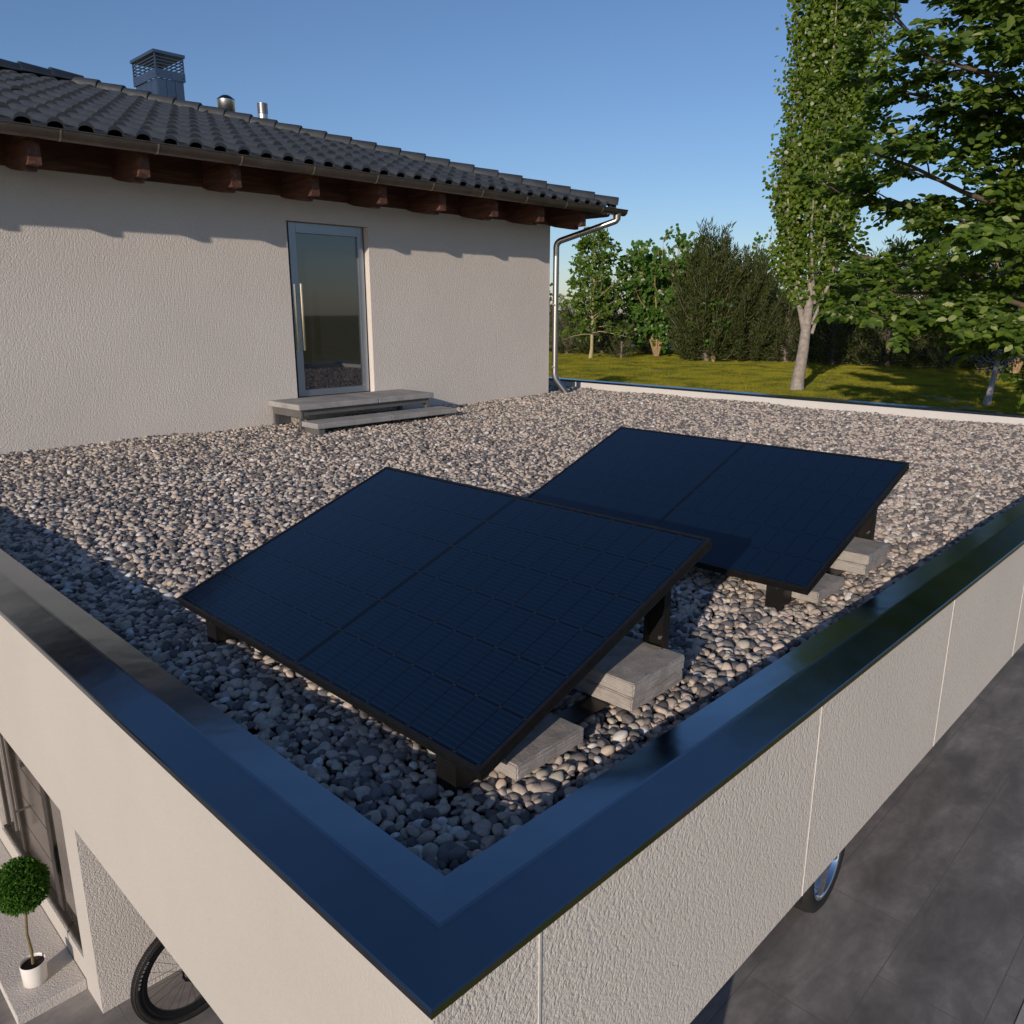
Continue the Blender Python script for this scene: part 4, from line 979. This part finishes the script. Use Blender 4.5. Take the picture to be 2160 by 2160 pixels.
def silver_tree():
    rng = np.random.default_rng(14); S = 1.465; b = np.array([26.03, 5.50, gz(26.03, 5.50)-.03]); T = thing("silver_tree", tuple(b), "thin pale grey tree with wispy silver foliage behind the overhanging leaves", "tree")
    wd = MB(); wd.tube([b+np.array(q)*S for q in ((0, 0, 0), (.02, -.02, .25), (.05, -.06, .75), (.08, -.10, 1.5), (.14, -.16, 2.6), (.10, -.1, 3.4))], np.array([.085, .062, .05, .038, .022, .006])*S, 10); P = []; A = []
    for i in range(44):
        z = .55+2.6*(i/43); a = i*2.4; r = rng.uniform(.5, .95)*(1-.25*z/3.2); s = b+np.array([.06, -.08, z])*S; e = s+np.array([math.cos(a)*r, math.sin(a)*r, rng.uniform(.05, .75)])*S; br = bend(s, e, .06*S, rng, 6, .2); wd.tube(br, np.linspace(.016, .003, 6), 5, cap=False); pts = poly_pts(br, 30)
        for k in range(10):
            p = pts[rng.integers(8, 30)]; d = unit(rng.normal(0, 1, 3)+np.array([0, 0, -.2])); l = rng.uniform(.12, .35)*S; wd.tube([p, p+d*l], [.003, .0015], 3, cap=False)
            for j in range(14): P.append(p+d*l*rng.uniform(0, 1.1)+rng.normal(0, .015, 3)); A.append(d+rng.normal(0, .8, 3))
    n = len(P); L = rng.uniform(.03, .06, n)*S; wd.build("trunk", B_GRY, T); leaves("crown", P, A, rng.normal(0, 1, (n, 3)), L, L*.4, L_GRY, T)
silver_tree()

# ------------------------------------------------------------------ short grass on the lawn
def make_grass():
    rng = np.random.default_rng(17)
    m = Mat("grass_blade"); g = m.n('ShaderNodeNewGeometry'); v = m.pos()
    c = m.ramp(m.noise(v, .75, 8, .72), [(.30, (.06, .095, .012)), (.42, (.20, .215, .018)), (.54, (.36, .335, .022)), (.72, (.45, .40, .034))]); m.l(c, m.p.inputs['Base Color']); m.set(Roughness=.7)
    tr = m.n('ShaderNodeBsdfTranslucent'); m.l(c, tr.inputs[0]); mx = m.n('ShaderNodeMixShader'); mx.inputs[0].default_value = .4
    m.l(m.p.outputs[0], mx.inputs[1]); m.l(tr.outputs[0], mx.inputs[2]); m.l(mx.outputs[0], m.out.inputs[0])
    col = bpy.data.collections.new("grass_tufts")
    for i in range(5):
        n = 34; p = np.column_stack([rng.normal(0, .13, (n, 2)), np.zeros(n)]); d = np.column_stack([rng.normal(0, .55, (n, 2)), np.ones(n)])
        o = leaves("grass_tuft", p, d, rng.normal(0, 1, (n, 3))*np.array([1, 1, .1]), rng.uniform(.06, .12, n), rng.uniform(.010, .018, n), m.m, None, .1, .25)
        COL.objects.unlink(o); col.objects.link(o)
    N = 75000
    P = np.column_stack([rng.uniform(16.5, 48, N), rng.uniform(0.5, 40, N)])
    patch = np.sin(P[:, 0]*.9+2*np.sin(P[:, 1]*.5))*np.sin(P[:, 1]*.75+1.5*np.sin(P[:, 0]*.35))+.5*np.sin(P[:, 0]*3.1+P[:, 1]*2.3)*np.sin(P[:, 1]*3.7)+rng.normal(0, .22, N); P = P[patch < .50]; n = len(P)
    z = ground_h(P[:, 0], P[:, 1])-.01
    me = bpy.data.meshes.new("grass"); me.vertices.add(n); me.vertices.foreach_set('co', np.column_stack([P, z]).astype(np.float32).ravel())
    a = me.attributes.new("rot", 'FLOAT_VECTOR', 'POINT'); a.data.foreach_set('vector', np.column_stack([np.zeros((n, 2)), rng.uniform(0, 6.28, n)]).astype(np.float32).ravel())
    s = rng.uniform(.6, 1.25, n); a = me.attributes.new("scl", 'FLOAT_VECTOR', 'POINT'); a.data.foreach_set('vector', np.repeat(s[:, None], 3, 1).astype(np.float32).ravel())
    a = me.attributes.new("pid", 'INT', 'POINT'); a.data.foreach_set('value', rng.integers(0, 5, n).astype(np.int32)); me.materials.append(m.m)
    o = bpy.data.objects.new("grass", me); COL.objects.link(o); tag(o, kind="stuff")
    ng = bpy.data.node_groups["scatter_pebbles"].copy(); ng.name = "scatter_grass"
    for nd in ng.nodes:
        if nd.bl_idname == 'GeometryNodeCollectionInfo': nd.inputs['Collection'].default_value = col
    md = o.modifiers.new("scatter", 'NODES'); md.node_group = ng
make_grass()
